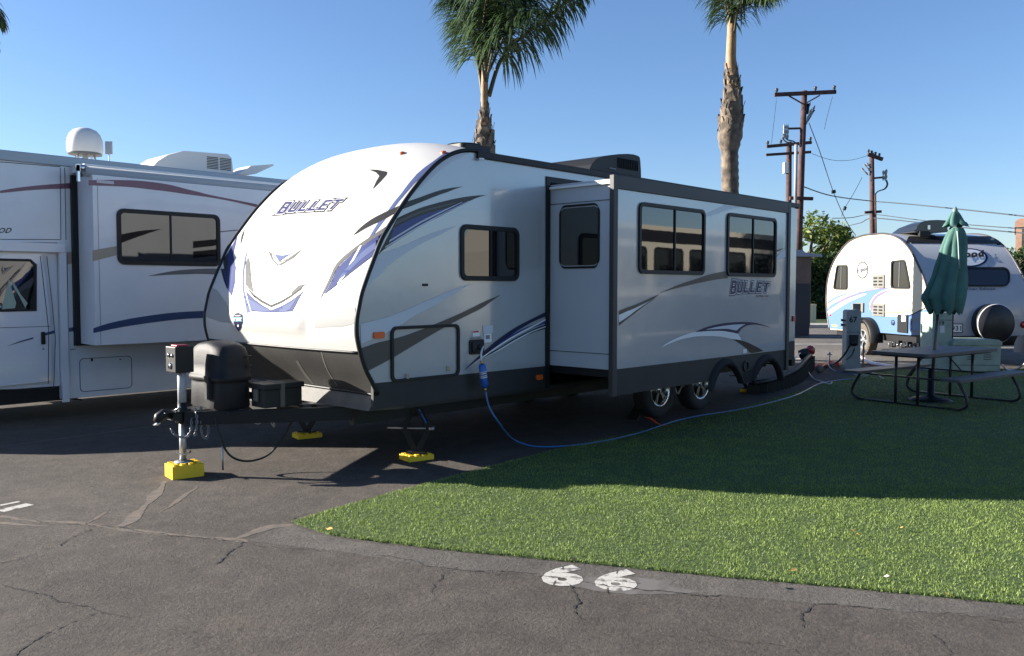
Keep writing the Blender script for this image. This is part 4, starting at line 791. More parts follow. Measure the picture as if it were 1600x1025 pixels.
mb = MB(); mb.use(mat('white tube lit', (.8, .7, .72), .35, coat=.4)); mb.tube(cat([gr(1350, 548, .3), gr(1347, 555, .16), gr(1349, 560, .09), gr(1362, 567, .05), gr(1378, 570, .04), gr(1400, 573, .035), gr(1420, 573, .035), gr(1437, 569, .05), gr(1450, 568, .05)], 6), .035, 10); tag(mb.build('supply_hose', origin=gr(1400, 573)), 'thick pinkish white hose curving over the ground behind the picnic table', 'hose')
mb = MB(); mb.use(hw); mb.tube(cat([gr(1566, 570, .15), gr(1573, 577, .05), gr(1582, 578, .03), gr(1592, 575, .1), gr(1604, 566, .3)], 6), .014, 8); tag(mb.build('white_hose', origin=gr(1582, 578)), 'thin white hose sagging beside the green cabinet at the right edge', 'hose')
mb = MB(); mb.use(mat('clear white strap', (.6, .6, .56), .5)); mb.tube(cat([gr(1340, 589, .03), gr(1348, 586, .1), gr(1358, 585, .12), gr(1366, 583, .12), gr(1381, 592, .02)], 4), .008, 6); mb.tube(cat([gr(1345, 591, .02), gr(1356, 586, .09), gr(1366, 583, .12)], 4), .007, 6); tag(mb.build('cord_end', origin=gr(1360, 588)), 'tangled white cord on the lawn under the far picnic bench', 'cord')
redc = mat('red cord', (.55, .05, .02), .5); mb = MB(); mb.use(redc)
for k in range(5):
    r = random.Random(k); mb.tube(cat([gr(1268+k*2, 568+k, .03), gr(1280+r.uniform(-3, 3), 570+r.uniform(-2, 4), .06), gr(1295, 567+r.uniform(-3, 4), .05), gr(1308, 570+r.uniform(-3, 3), .06), gr(1320, 564+r.uniform(-2, 4), .08)], 5), .016, 6)
tag(mb.build('extension_cord', origin=gr(1295, 568)), 'bundle of orange red cords lying on the ground beside the hookup post numbered 67', 'cord')
mb = MB(); mb.use(rubber); mb.tube(cat([gr(1327, 541, .62), gr(1320, 553, .42), gr(1308, 566, .2), gr(1297, 570, .05), gr(1285, 572, .02)], 6), .016, 6); mb.tube(cat([gr(1335, 545, .6), gr(1330, 556, .36), gr(1322, 562, .24)], 5), .010, 6); tag(mb.build('power_cord', origin=gr(1308, 566)), 'black power cord hanging from the hookup post numbered 67', 'cord')
mb = MB(); mb.use(mat('grey cap', (.12, .11, .095), .7)); c = gr(1281, 574, .1); mb.lathe(c-zv_*.03, -FWD0, [(0, -.03), (.065, -.03), (.07, .0), (.05, .02), (0, .03)], 14); tag(mb.build('hose_cap', origin=c), 'round grey cap lying beside the sewer hose end', 'cap')
# sewer hose on its black accordion support
sp0 = [gr(1176, 616), gr(1200, 613), gr(1222, 607), gr(1240, 600), gr(1252, 592), gr(1259, 585), gr(1266, 578)]
P = [Vector(p) for p in cat(sp0, 8)]
sw = thing('sewer_hose_support', 'black accordion sewer hose support snaking on the pavement behind the trailer wheels', 'hose support', gr(1220, 610))
mb = MB(); mb.use(rubber); L = 0; acc = 0
tot = sum((b-a).length for a, b in zip(P[:-1], P[1:])); nseg = 46; cum = [0]
for a, b in zip(P[:-1], P[1:]): cum.append(cum[-1]+(b-a).length)
def along(t):
    s = t*tot
    for i in range(len(P)-1):
        if cum[i+1] >= s: f = (s-cum[i])/(cum[i+1]-cum[i]+1e-9); return P[i].lerp(P[i+1], f), (P[i+1]-P[i]).normalized()
    return P[-1], (P[-1]-P[-2]).normalized()
for k in range(nseg+1):
    p, T = along(k/nseg); h = .13+.13*k/nseg; nrm = Vector((-T.y, T.x, 0)); mb.obox(p+Vector((0, 0, h/2)), (T*.5+nrm*(1 if k % 2 else -1)*.87).normalized(), Vector((0, 0, 1)), (T*.87-nrm*(1 if k % 2 else -1)*.5).normalized(), .085, h/2, .006)
mb.build('support_rib', sw)
mb = MB(); mb.use(blk); pts = []; rad = []
for k in range(141):
    p, T = along(k/140); pts.append(p+Vector((0, 0, .13+.13*k/140+.03))); rad.append(.042 if k % 2 else .034)
mb.tube(pts, rad, 10); tag(mb.build('sewer_hose', origin=gr(1220, 610)), 'black ribbed sewer hose lying on the accordion support behind the trailer', 'hose')
mb = MB(); e, T = along(1); e += Vector((0, 0, .35)); mb.use(redl); mb.lathe(e, (0, 0, 1), [(.07, -.05), (.08, .0), (.08, .06), (.05, .1), (0, .11)], 14); mb.use(rubber); mb.lathe(e-RIGHT*.12+Vector((0, 0, -.05)), (.6, -.7, .3), [(.09, -.08), (.1, 0), (.09, .08), (0, .09)], 14); tag(mb.build('sewer_elbow', origin=e), 'red and black sewer hose elbow standing at the back of the trailer', 'hose fitting')

# ================================================================== LEFT MOTORHOME
VL, VF = 5.0, 4.50
TU = lambda u: -3.98+(u+3.98)*1.13
TZ = lambda z: 1.5317+(z-1.5317)*1.13
TL_ = lambda L: [(TU(a), TZ(b)) for a, b in L]
PL_ = Pl((0, VL, 0), (1, 0, 0), n=(0, -1, 0)); PF_ = Pl((0, VF, 0), (1, 0, 0), n=(0, -1, 0))
ZA = zt(0, 180, 3.9425); ZB = zt(0, 400, 3.9425)
MH = thing('motorhome', 'white motorhome with maroon and navy stripes parked at the left edge of the photo', 'motorhome', (2, 6.2, 0))
mhw = mat('motorhome white', (.70, .70, .71), .32, coat=.4, var=.03, bump=.05, bscale=3); cabw = mat('cab white paint', (.72, .72, .73), .22, coat=.8)
maroon = mat('maroon stripe', (.16, .045, .075), .35, coat=.3); mnavy = mat('navy stripe', (.035, .06, .14), .35, coat=.3); beige = mat('beige stripe', (.36, .30, .22), .4); mgrey = mat('grey stripe', (.13, .13, .135), .4)
darkseam = mat('dark seam', (.03, .03, .035), .6)
UC, UR = TU(-.86), 9.0      # front of the coach box behind the cab door, rear
b = MB(); b.use(mhw)
# coach side: full height behind the cab, over-cab nose in front
sideP = [(UC, TZ(.39)), (UR, TZ(.39)), (UR, 2.92), (-1.9, 2.92), (-2.1, 2.80), (-2.45, 2.55), (-2.58, 2.32), (-2.5, 2.12), (-1.7, TZ(1.96)), (UC, TZ(1.93))]
b.prism(PL_, sideP, -2.4, 0)
def LD(m, P, d=.004, pl=PL_): b.use(m); b.dec(pl, P, d)
LD(maroon, stripe(ZA((0, 465), (100, 448), (200, 436), (285, 428), (370, 422), (445, 417)), ZA((445, 451), (370, 453), (285, 456), (200, 461), (100, 470), (0, 480)), 3))
LD(beige, ZA((412, 845), (470, 838), (470, 908), (412, 920))); LD(mnavy, ZB((425, 443), (475, 435), (475, 460), (425, 467)))
b.use(darkseam)
for P_ in (((94, 262), (95, 374)), ((101, 262), (103, 375)), ((104.5, 394), (108, 618)), ((109, 546), (118, 545.5)), ((0, 374), (95, 374.5)), ((0, 378.5), (90, 379.5)), ((0, 253), (94, 260.5))):
    A = PL_.ab(P_[0]); B = PL_.ab(P_[1]); b.bar(PL_.at(*A, .003), PL_.at(*B, .003), .007, .006, up=(0, 1, 0))
b.use(mhw); A = PL_.ab((99, 393)); b.box(UC-.005, VL-.03, TZ(.36), UC+.07, VL+.001, TZ(1.93))    # corner post
A = PL_.ab((0, 383)); b.box(-2.3, VL-.05, TZ(1.875), UC+.05, VL+.001, TZ(1.965))
cD = PL_.ab(ZB((488, 632))[0]); cE = PL_.ab(ZB((815, 812))[0]); b.use(darkseam); b.rring(PL_, (cD[0], cE[1], cE[0], cD[1]), .007, .05, 0, .005)
b.use(blk)
for q in ((565, 640), (740, 636)): c = PL_.at(*PL_.ab(ZB(q)[0]), .006); b.obox(c, PL_.ex, PL_.ez, PL_.n, .010, .016 if q[0] < 600 else .006, .008)
b.use(d_dark); text_quad(b, d_dark, 'WOOD', [(-29, 364), (16, 364), (20, 356), (-25, 356)], plfn(PL_), off=.02, d=.005)
b.use(blk); b.bar(PL_.at(*PL_.ab((100, 622)), -.1), PL_.at(*PL_.ab((134, 626)), -.1), .02)
b.build('body', MH, .015)
rf = MB(); rf.use(mat('motorhome roof rail', (.30, .33, .36), .35, metal=.3)); rf.box(-1.9, VL-.02, TZ(2.745), UR+.02, VL+.02, TZ(2.845)); rf.use(roofm); rf.box(-1.85, VL+.02, 2.925, UR, VL+2.4, 2.95); rf.build('roof', MH, .008)
# awning roll along the roof edge
aw = MB(); aw.use(mat('awning roll', (.42, .44, .45), .5)); a0 = PF_.ab((137, 271))[0]; aw.cyl((a0, VF+.10, TZ(2.672)), (UR-.3, VF+.10, TZ(2.672)), .062, n=16); aw.use(mhw); aw.box(a0, VF+.09, TZ(2.68), UR-.3, VL-.02, TZ(2.745))
aw.use(chrome); aw.box(a0-.09, VF+.04, TZ(2.66), a0-.06, VF+.10, TZ(2.73)); aw.box(a0-.09, VF+.04, TZ(2.56), a0-.065, VF+.08, TZ(2.72)); aw.cyl((a0-.06, VF+.09, TZ(2.70)), (a0, VF+.09, TZ(2.70)), .04, n=10); aw.use(mat('awning label', (.55, .5, .52), .5)); c = PF_.ab(ZA((595, 405))[0]); d_ = PF_.ab(ZA((700, 405))[0]); aw.box(c[0], VF-.006, c[1]-.02, d_[0], VF+.06, c[1]+.012)
aw.build('awning', MH)
# its slide-out
s0 = PF_.ab((147, 400))[0]; s1 = 4.2; sl_ = MB(); sl_.use(mhw); sl_.box(s0, VF, TZ(.95), s1, VL+.3, TZ(2.635))
def FD(m, P, d=.004): sl_.use(m); sl_.dec(PF_, P, d)
FD(maroon, stripe(ZA((545, 400), (620, 399), (700, 399), (780, 400), (850, 403), (925, 410), (1000, 420), (1075, 435), (1150, 455), (1225, 473), (1300, 492), (1577, 548), (1700, 585)), ZA((1700, 605), (1577, 565), (1400, 525), (1270, 503), (1150, 487), (1050, 472), (950, 460), (850, 448), (760, 440), (650, 435), (545, 432)), 3))
FD(beige, ZA((570, 832), (720, 806), (720, 862), (570, 900)))
FD(mgrey, stripe(ZB((905, 125), (1000, 104), (1100, 88), (1230, 79), (1370, 76), (1600, 70)), ZB((1600, 125), (1370, 116), (1250, 110), (1150, 112), (1020, 117)), 3)); FD(mgrey, ZA((1350, 715), (1490, 702), (1600, 690), (1600, 697), (1490, 708), (1352, 722)))
FD(mnavy, stripe(ZB((575, 445), (640, 423), (700, 407), (800, 386), (900, 370), (1000, 356), (1100, 346), (1250, 338), (1500, 330)), ZB((1500, 375), (1250, 381), (1100, 391), (1000, 402), (900, 415), (800, 430), (700, 448), (575, 475)), 3))
sl_.use(darkseam); A = PF_.ab(ZA((578, 450))[0]); sl_.box(s0+.05, VF-.003, TZ(.96), s0+.054, VF+.001, TZ(2.6))
sl_.build('slide_out', MH, .006)
gk = MB(); gk.use(blk); gk.box(s0-.062, VL-.06, TZ(1.0), s0-.001, VL-.001, TZ(2.66)); gk.box(s0-.062, VL-.06, TZ(.93), s0+.5, VL-.001, TZ(1.0)); gk.build('slide_seal', MH)
window(MH, PF_, ZA((716, 572))[0], ZA((1356, 932))[0], .08, .04, (.5,), gl=glass)
# cab (van front)
cb = MB(); cb.use(cabw); VC = VL+.03
cabP = [(UC, TZ(.52)), (UC, TZ(1.95)), (-1.75, 2.0), (-2.05, 1.24), (-2.50, 1.08), (-2.78, .92), (-2.84, .70), (-2.82, .40), (-2.66, .36), (-2.58, .60), (-2.36, .74), (-2.1, .74), (-1.88, .60), (-1.80, .40)]
cb.prism(Pl((0, VC+.02, 0), (1, 0, 0), n=(0, -1, 0)), cabP, -2.1, 0)
cb.use(blk); cb.prism(Pl((0, VC+.06, 0), (1, 0, 0), n=(0, -1, 0)), [(UC+.2, .22), (UC+.2, .46), (-1.8, .46), (-1.8, .22)], -2.0, 0)
cb.use(glass); cb.prism(Pl((0, VC+.2, 0), (1, 0, 0), n=(0, -1, 0)), [(-1.77, 1.98), (-2.045, 1.27), (-2.065, 1.265), (-1.79, 1.985)], -1.7, 0)
cb.build('cab', MH, .05)
PC = Pl((0, VC, 0), (1, 0, 0), n=(0, -1, 0))
dr = MB(); dr.use(cabw)
door_o = [(-1.72, .42), (-1.72, 1.30), (-1.50, 1.88)]+TL_([(-1.02, 1.86), (-.985, 1.6), (-.955, 1.25), (-.95, .62), (-.96, .58)])
dr.prism(PC, door_o, -.03, .022); dd = PC.ab(ZB((0, 440))[0]); dr.use(darkseam)
dr.bar(PC.at(-1.7, PC.ab((30, 511))[1], .022), PC.at(TU(-.955), PC.ab((72, 510))[1], .022), .006, .004, up=(0, 1, 0))
for P_ in (((63, 400), (71, 470)), ((71, 470), (76, 515)), ((76, 515), (75.5, 600)), ((73, 400), (81, 470)), ((81, 470), (86.5, 530)), ((86.5, 530), (84, 607)), ((0, 609), (84, 607))):
    dr.bar(PC.at(*PC.ab(P_[0], .024), .024), PC.at(*PC.ab(P_[1], .024), .024), .008, .004, up=(0, 1, 0))
dr.use(mnavy); dr.dec(PC, ZB((280, 473), (338, 457), (338, 475), (280, 490)), .026); dr.dec(PC, ZB((40, 557), (120, 525), (205, 500), (205, 510), (120, 533)), .026)
dr_ = dr.build('cab_door', MH, .01)
hd = MB(); hd.use(blk); A = PC.ab(ZB((247, 467))[0]); B_ = PC.ab(ZB((272, 543))[0]); hd.prism(PC, rr(A[0], B_[1], B_[0], A[1], .012), .022, .05); c = PC.at(*PC.ab(ZB((261, 571))[0]), .022); hd.use(chrome); hd.cyl(c, c+PC.n*.008, .012, n=10); hd.build('door_handle', dr_)
w1 = PC.ab((57, 405), .022); w0 = PC.ab((57, 486), .022)
gw = MB(); gw.use(blk); oo = [(-1.66, w0[1]-.005), (-1.66, 1.30), (-1.42, w1[1]), (w1[0]-.06, w1[1]), (w1[0], w1[1]-.06), (w0[0]+.0, w0[1])]; ii = [(-1.63, w0[1]+.02), (-1.63, 1.30), (-1.40, w1[1]-.028), (w1[0]-.07, w1[1]-.028), (w1[0]-.03, w1[1]-.075), (w0[0]-.025, w0[1]+.022)]
gw.ring(PC, oo, ii, .018, .032); gwo = gw.build('window', dr_)
gp = MB(); gp.use(glass); gp.prism(PC, ii, .020, .024); gp.build('pane', gwo)
cu = MB(); cu.use(mat('pale curtain', (.34, .42, .34), .7)); cu.dec(PC, ZB((12, 327), (35, 230), (55, 135), (75, 215), (100, 290), (92, 322)), .027); cu.dec(PC, ZB((70, 140), (100, 190), (130, 240), (170, 290), (155, 320), (120, 250), (85, 195)), .027); cu.build('curtain', gwo)
for u in (-2.22, 5.0): wheel(MH, (u, VL+.18, .36), (0, -1, 0), .36, .22, .21, rm=galv)
# roof gear on the motorhome
P5 = Pl((0, 6.1, 0), (1, 0, 0), n=(0, -1, 0)); dm = mat('dome white', (.68, .66, .62), .45)
dc = P5.ab((133, 241)); do_ = P5.ab((158, 241))[0]-P5.ab((108, 241))[0]; R_ = .212
mb = MB(); mb.use(dm); mb.lathe((dc[0], 6.1, dc[1]+.01), (0, 0, 1), [(R_*.93, 0), (R_, .033), (R_, .122), (R_*.97, .178), (R_*.86, .239), (R_*.66, .289), (R_*.36, .317), (0, .326)], 28); mb.use(mgrey); mb.lathe((dc[0], 6.1, dc[1]), (0, 0, 1), [(0, -.01), (R_*.95, -.01), (R_*.95, .012)], 28); mb.use(dm); mb.cyl((dc[0], 6.1, 2.92), (dc[0], 6.1, dc[1]), .035, n=10)
mb.use(galv)
for a in range(4): t = a*1.57+.6; mb.bar((dc[0]+.12*math.cos(t), 6.1+.12*math.sin(t), dc[1]), (dc[0]+.21*math.cos(t), 6.1+.21*math.sin(t), 2.92), .018)
mb.build('satellite_dome', MH)
an = P5.ab((170, 231)); mb = MB(); mb.use(mat('antenna panel', (.42, .45, .48), .5)); c = P5.at(*an); mb.obox(c, RIGHT, FWD0, Vector((0, 0, 1)), .045, .010, .083); mb.cyl((c.x, 6.1, 2.92), (c.x, 6.1, c.z), .007, n=8); mb.build('antenna', MH)
acP = [P5.ab(q) for q in ((236, 264), (246, 252), (262, 242), (287, 235.5), (320, 238), (356, 241), (362, 247), (365, 272))]; acP = acP+[(acP[-1][0], 2.92), (acP[0][0], 2.92)]
mb = MB(); mb.use(dm); mb.prism(P5, acP, -.65, 0); mb.use(darkseam)
g0_ = P5.ab((323, 243)); g1_ = P5.ab((361, 268))
for k in range(8):
    z = g0_[1]-.01-(g0_[1]-g1_[1])*k/8.4
    for x0, x1 in ((0, .47), (.53, 1)): mb.box(g0_[0]+(g1_[0]-g0_[0])*x0, 6.093, z-.012, g0_[0]+(g1_[0]-g0_[0])*x1, 6.1, z)
mb.build('air_conditioner', MH, .012)
mb = MB(); mb.use(dm); vp = [P5.ab(q) for q in ((374, 272), (392, 259), (428, 256.5), (427, 259), (400, 271.5))]; mb.prism(P5, vp, -.4, 0); mb.use(blk); e0 = P5.ab((402, 268)); mb.box(e0[0], 6.15, 2.92, e0[0]+.4, 6.5, 3.06); mb.build('roof_vent', MH)

# ================================================================== TEARDROP TRAILER (right)
WP = gr(1357, 554); a_ = math.radians(4.0)
lx = (-RIGHT*math.sin(a_)+FWD0*math.cos(a_)); latx = (RIGHT*math.cos(a_)+FWD0*math.sin(a_))
# near rear corner so that it projects at px 1452
t = 0; r0 = ray(1452, 530)
best = min(((abs((lambda q: 800+F*((q-CAM).dot(RIGHT)/(q-CAM).dot(FWD0)))(WP-lx*k)-1452), k) for k in np.linspace(0, 6, 601))); C0 = WP-lx*best[1]; C0.z = 0
SP = Pl(C0, -lx, n=-latx)            # the lit side: a runs back toward us (0 = rear), a negative forward
RPl = Pl(C0, latx, n=-lx)            # rear plane
RT = thing('teardrop_trailer', 'small rounded white and light blue camper trailer with a spare wheel, parked on the right', 'camper trailer', C0+lx*2)
cream = mat('cream side skin', (.62, .56, .43), .5, spec=.25); rpg = mat('camper pearl skin', (.40, .41, .43), .28, coat=.5, bump=.06, bscale=2.5); rblue = mat('light blue graphic', (.095, .165, .28), .5, spec=.2); rpurp = mat('lilac graphic', (.16, .13, .22), .5, spec=.2); ryel = mat('sand graphic', (.45, .33, .14), .5, spec=.2)
ZR = zt(1270, 320, 3.942); 
ol = [SP.ab(p) for p in ZR((105, 768), (92, 690), (85, 600), (86, 540), (95, 455), (120, 372), (160, 300), (220, 230), (300, 192), (380, 181), (440, 178), (500, 190), (560, 228), (610, 292), (650, 370), (680, 440), (702, 510), (718, 600), (724, 700), (722, 808))]
WR = 2.12
ols = cat(ol, 4)
b = MB(); b.use(cream); b.prism(SP, ols, -.03, 0)
def RD(m, P, d=.005): b.use(m); b.dec(SP, P, d)
RD(rblue, ZR((88, 640), (120, 610), (180, 580), (250, 555), (330, 535), (400, 520), (480, 512), (420, 532), (375, 560), (350, 600), (348, 640), (370, 668), (420, 684), (500, 688), (560, 682), (640, 664), (700, 640), (722, 628), (724, 700), (721, 803), (600, 803), (104, 762), (92, 690)))
RD(rpurp, stripe(ZR((150, 600), (210, 565), (290, 538), (380, 518), (485, 508)), ZR((485, 513), (380, 525), (290, 545), (215, 575), (160, 612)), 3), .007)
RD(cream, stripe(ZR((92, 655), (160, 610), (230, 575), (320, 545)), ZR((330, 552), (240, 590), (170, 630), (96, 680)), 3), .008)
RD(rblue, stripe(ZR((90, 598), (150, 562), (230, 540), (330, 530)), ZR((330, 533), (230, 546), (150, 574), (92, 610)), 3), .009)
RD(rpurp, stripe(ZR((480, 520), (430, 535), (385, 560), (358, 600), (352, 640), (380, 668), (440, 680)), ZR((440, 674), (392, 660), (366, 632), (372, 600), (400, 568), (440, 545)), 3), .008)
RD(ryel, stripe(ZR((440, 655), (500, 660), (560, 655), (610, 643)), ZR((610, 650), (560, 664), (500, 668), (440, 664)), 3), .009)
RD(mat('amber reflector', (.7, .5, .1), .4), ZR((118, 735), (150, 742), (148, 752), (120, 750)), .008); RD(redl, ZR((103, 675), (113, 675), (113, 686), (103, 686)), .008)
b.use(blk)
bar_pts = [SP.at(*SP.ab(p), .004) for p in ZR((595, 685), (640, 662), (700, 632))]
b.tube(bar_pts, .012, 6)
lg = SP.ab(ZR((307, 402))[0]); lr = abs(SP.ab(ZR((343, 402))[0])[0]-lg[0]); lz = abs(SP.ab(ZR((307, 348))[0])[1]-lg[1]); cir = lambda k: [(lg[0]+lr*k*math.cos(t), lg[1]+lz*k*math.sin(t)) for t in np.linspace(0, 2*math.pi, 28, False)]
lgk = mat('logo ink', (.05, .05, .06), .5, spec=.2); b.use(lgk); b.ring(SP, cir(1), cir(.86), 0, .006); b.use(mat('logo field', (.30, .30, .30), .5, spec=.2)); b.sheet(SP, cir(.86), .004)
text_quad(b, lgk, 'r·pod', ZR((274, 425), (340, 410), (340, 378), (274, 392)), plfn(SP), off=.03, d=.009)
text_quad(b, lgk, 'Hood River Edition', ZR((264, 473), (346, 468), (346, 459), (264, 462)), plfn(SP), off=.0, d=.006)
b.build('side_wall', RT, recalc=True)
# skin wrapping over front, roof and rear
sk_ = MB(); sk_.use(rpg); sk_.smooth = True; n = len(ols); V = [SP.at(a, z, -.0) for a, z in ols]+[SP.at(a, z, -WR) for a, z in ols]; sk_.add(V, [(i, i+1, n+i+1, n+i) for i in range(n-1)]); sk_.smooth = False; sk_.use(cream); sk_.prism(SP, ols, -WR-.02, -WR)
sk_.build('shell', RT)
tt_ = MB(); tt_.use(mat('brown trim', (.06, .05, .05), .4))
for dd_ in (.006, -WR): tt_ = MB(); tt_.use(MATS['brown trim']); tt_.tube([SP.at(a, z, dd_) for a, z in ols], .022, 6); tt_.build('edge_trim', RT)
BVR = BVHTree.FromPolygons([Vector(v) for v in sk_.v], sk_.f)
def drR(p, d):
    r = ray(*p).normalized(); h = BVR.ray_cast(CAM, r)
    if h[0] is None: q = BVR.find_nearest(CAM+r*18); return q[0]-r*d
    nn = h[1]; nn = nn if nn.dot(r) < 0 else -nn; return h[0]+nn*d
def drape_polyR(mb, m, pxs, d=.01):
    global BV; o = BV; BV = BVR
    drape_poly(mb, m, pxs, d, 6); BV = o
Z4r = zt(1380, 320, 7.273)
gx = MB(); drape_polyR(gx, blk, Z4r((290, 366), (1255, 366), (1380, 446), (258, 438), (270, 400)), .02); gx.build('upper_window', RT, recalc=False)
gx = MB(); drape_polyR(gx, glass, [(q[0], q[1]) for q in rrpx] if False else ZR(*[(x, y) for x, y in rr(815, 393, 1207, 503, 40)]), .02); wv = gx.build('rear_window', RT, recalc=False)
gx = MB(); sq = rr(811, 389, 1211, 507, 44); si = rr(822, 400, 1200, 496, 34)
gx.use(blk); gx.smooth = False; nq = len(sq); gx.add([drR(p, .03) for p in ZR(*sq)]+[drR(p, .03) for p in ZR(*si)], [(i, (i+1) % nq, nq+(i+1) % nq, nq+i) for i in range(nq)]); gx.build('frame', wv, recalc=False)
gx = MB(); ovc, ovr = (962, 328), (116, 58)
ell = lambda k: ZR(*[(ovc[0]+ovr[0]*k*math.cos(t), ovc[1]+ovr[1]*k*math.sin(t)) for t in np.linspace(0, 2*math.pi, 32, False)])
drape_polyR(gx, d_navy, ell(1), .01); drape_polyR(gx, d_light, ell(.86), .016); text_quad(gx, d_dark, 'r·pod', ZR((880, 345), (1050, 338), (1050, 285), (880, 292)), drR, off=.05, d=.03)
text_quad(gx, d_grey, 'NORTH WEST', ZR((905, 372), (1025, 370), (1025, 362), (905, 363)), drR, off=.0, d=.024) if False else None
gx.build('rear_logo', RT, recalc=False); gx = MB(); text_quad(gx, d_dark, 'Hood River Edition', ZR((850, 528), (1120, 526), (1120, 511), (850, 513)), drR, off=.01, d=.02)
gx.build('rear_lettering', RT, recalc=False)
def onrear(px): return drR(ZR(px)[0], .0)
sc = onrear((1090, 730)); sc2 = Vector(sc)-lx*.12; rs = 30.7/F*((sc2-CAM).dot(FWD0))
mb = MB(); mb.use(mat('spare cover vinyl', (.018, .018, .020), .45)); mb.lathe(sc+lx*.05, -lx, [(rs*.96, 0), (rs, .03), (rs, .24), (rs*.97, .27), (0, .275)], 36); mb.use(d_white); mb.lathe(sc+lx*.05, -lx, [(rs*.985, .268), (rs*1.01, .258)], 36); spw = mb.build('spare_wheel', RT)
lp = MB(); q = onrear((868, 760)); q = q-lx*.02; PLt = Pl(q, latx, n=-lx); lp.use(d_white); lp.prism(PLt, rr(-.17, -.09, .17, .09, .01), 0, .006); lp.use(mnavy); lp.rring(PLt, (-.175, -.095, .175, .095), .018, .015, 0, .012)
V, Fs = text_mesh('9931', .03); x0 = min(v[0] for v in V); x1 = max(v[0] for v in V); y0 = min(v[1] for v in V); y1 = max(v[1] for v in V); lp.use(mnavy); lp.add([PLt.at(-.14+.28*(x-x0)/(x1-x0), -.05+.10*(y-y0)/(y1-y0), .010) for x, y in V], Fs); lp.build('license_plate', RT)
for qx in ((1297, 738), (716, 686)):
    mb = MB(); mb.use(redl); c = drR(ZR(qx)[0], 0); mb.lathe(c, -lx, [(.075, -.03), (.07, .03), (.04, .045), (0, .05)], 14); mb.build('tail_light', RT)
def rwin(P, name='window'):
    A = [SP.ab(p) for p in ZR(*P)]; c = np.mean(A, axis=0); O = cat([tuple(c+(np.array(q)-c)) for q in A], 1)
    def rounded(Q, k):
        o = []
        for i in range(len(Q)):
            p = np.array(Q[i]); pr = np.array(Q[i-1]); nx = np.array(Q[(i+1) % len(Q)])
            for t in (0, .25, .5, .75, 1):
                a = p+(pr-p)*k*(1-t)**2; bb = p+(nx-p)*k*t**2; o.append(tuple(a+bb-p))
        return o
    O = rounded([tuple(c+(np.array(q)-c)) for q in A], .14); I = rounded([tuple(c+(np.array(q)-c)*np.array((.84, .90))) for q in A], .14)
    m = MB(); m.use(blk); m.ring(SP, O, I, 0, .03); w = m.build(name, RT); g_ = MB(); g_.use(glass); g_.prism(SP, I, .002, .01); g_.use(mgrey); x = (I[0][0]+I[-1][0])/2; g_.obox(SP.at(c[0], c[1], .012), SP.ex, SP.ez, SP.n, .012, (max(q[1] for q in I)-min(q[1] for q in I))/2, .006); g_.build('pane', w)
rwin([(152, 371), (217, 370), (217, 523), (129, 521)]); rwin([(487, 345), (572, 337), (607, 517), (484, 515)])
vm = mat('vent grey', (.17, .165, .15), .6, spec=.2)
for y0, y1 in ((432, 511), (608, 687)):
    A = SP.ab(ZR((375, y0))[0]); B_ = SP.ab(ZR((445, y1))[0]); m = MB(); m.use(vm); m.prism(SP, rr(A[0], B_[1], B_[0], A[1], .01), 0, .03); m.use(blk)
    for i in range(2):
        for j in range(3): xa = A[0]+(B_[0]-A[0])*(.1+.45*i); za = A[1]-(A[1]-B_[1])*(.18+.26*j); m.obox(SP.at(xa+(B_[0]-A[0])*.17, za-.02, .03), SP.ex, SP.ez, SP.n, abs(B_[0]-A[0])*.16, .018, .003)
    m.build('vent', RT)
m = MB(); m.use(vm); A = SP.ab(ZR((273, 603))[0]); B_ = SP.ab(ZR((318, 662))[0]); m.prism(SP, rr(A[0], B_[1], B_[0], A[1], .01), 0, .04); m.build('water_heater_door', RT)
m = MB(); m.use(blk); A = SP.ab(ZR((530, 675))[0]); B_ = SP.ab(ZR((589, 790))[0]); m.prism(SP, rr(A[0], B_[1], B_[0], A[1], .01), 0, .03); m.use(d_light); A = SP.ab(ZR((555, 682))[0]); B_ = SP.ab(ZR((580, 720))[0]); m.sheet(SP, rr(A[0], B_[1], B_[0], A[1], .005), .034); m.build('shower_door', RT)
m = MB(); m.use(mnavy); A = SP.ab(ZR((602, 697))[0]); B_ = SP.ab(ZR((696, 793))[0]); m.rring(SP, (A[0], B_[1], B_[0], A[1]), .05, .09, 0, .02); m.build('storage_door', RT); m = MB(); m.use(mnavy); c = SP.at(*SP.ab(ZR((498, 725))[0])); m.lathe(c, SP.n, [(.06, 0), (.06, .03), (0, .03)], 14); m.build('fuel_cap', RT)
# fender, wheel, underside
wc = SP.ab((1357, 534)); Rw = .36
zc = .37; wcx = SP.ab((1357, 554))[0]
m = MB(); m.use(blk); n = 20; V = []
for d_, R1 in ((-.05, .50), (.24, .50), (.24, .42), (-.05, .44)):
    for k in range(n+1): t = math.radians(-8+196*k/n); V.append(SP.at(wcx+R1*1.12*math.cos(t), zc+R1*.98*math.sin(t), d_))
m.smooth = True; m.add(V, [(r*(n+1)+k, r*(n+1)+k+1, ((r+1) % 4)*(n+1)+k+1, ((r+1) % 4)*(n+1)+k) for r in range(4) for k in range(n)]); m.smooth = False; m.build('fender', RT)
wheel(RT, SP.at(wcx, Rw, .06), SP.n, Rw, .22, .21, knob=30, tm=mat('dusty tyre', (.10, .085, .065), .9), rm=galv)
zbt = SP.ab(ZR((722, 806))[0])[1]
m = MB(); m.use(blk); m.prism(SP, [(-.05, zbt-.02), (-4.3, zbt-.05), (-4.3, zbt-.22), (-.05, zbt-.22)], -WR+.1, -.1)
for k in range(9): m.obox(SP.at(-.3-k*.13, zbt-.22-.03*(k % 3), .02), SP.ex, SP.ez, SP.n, .05, .05, .05)
m.use(chrome)
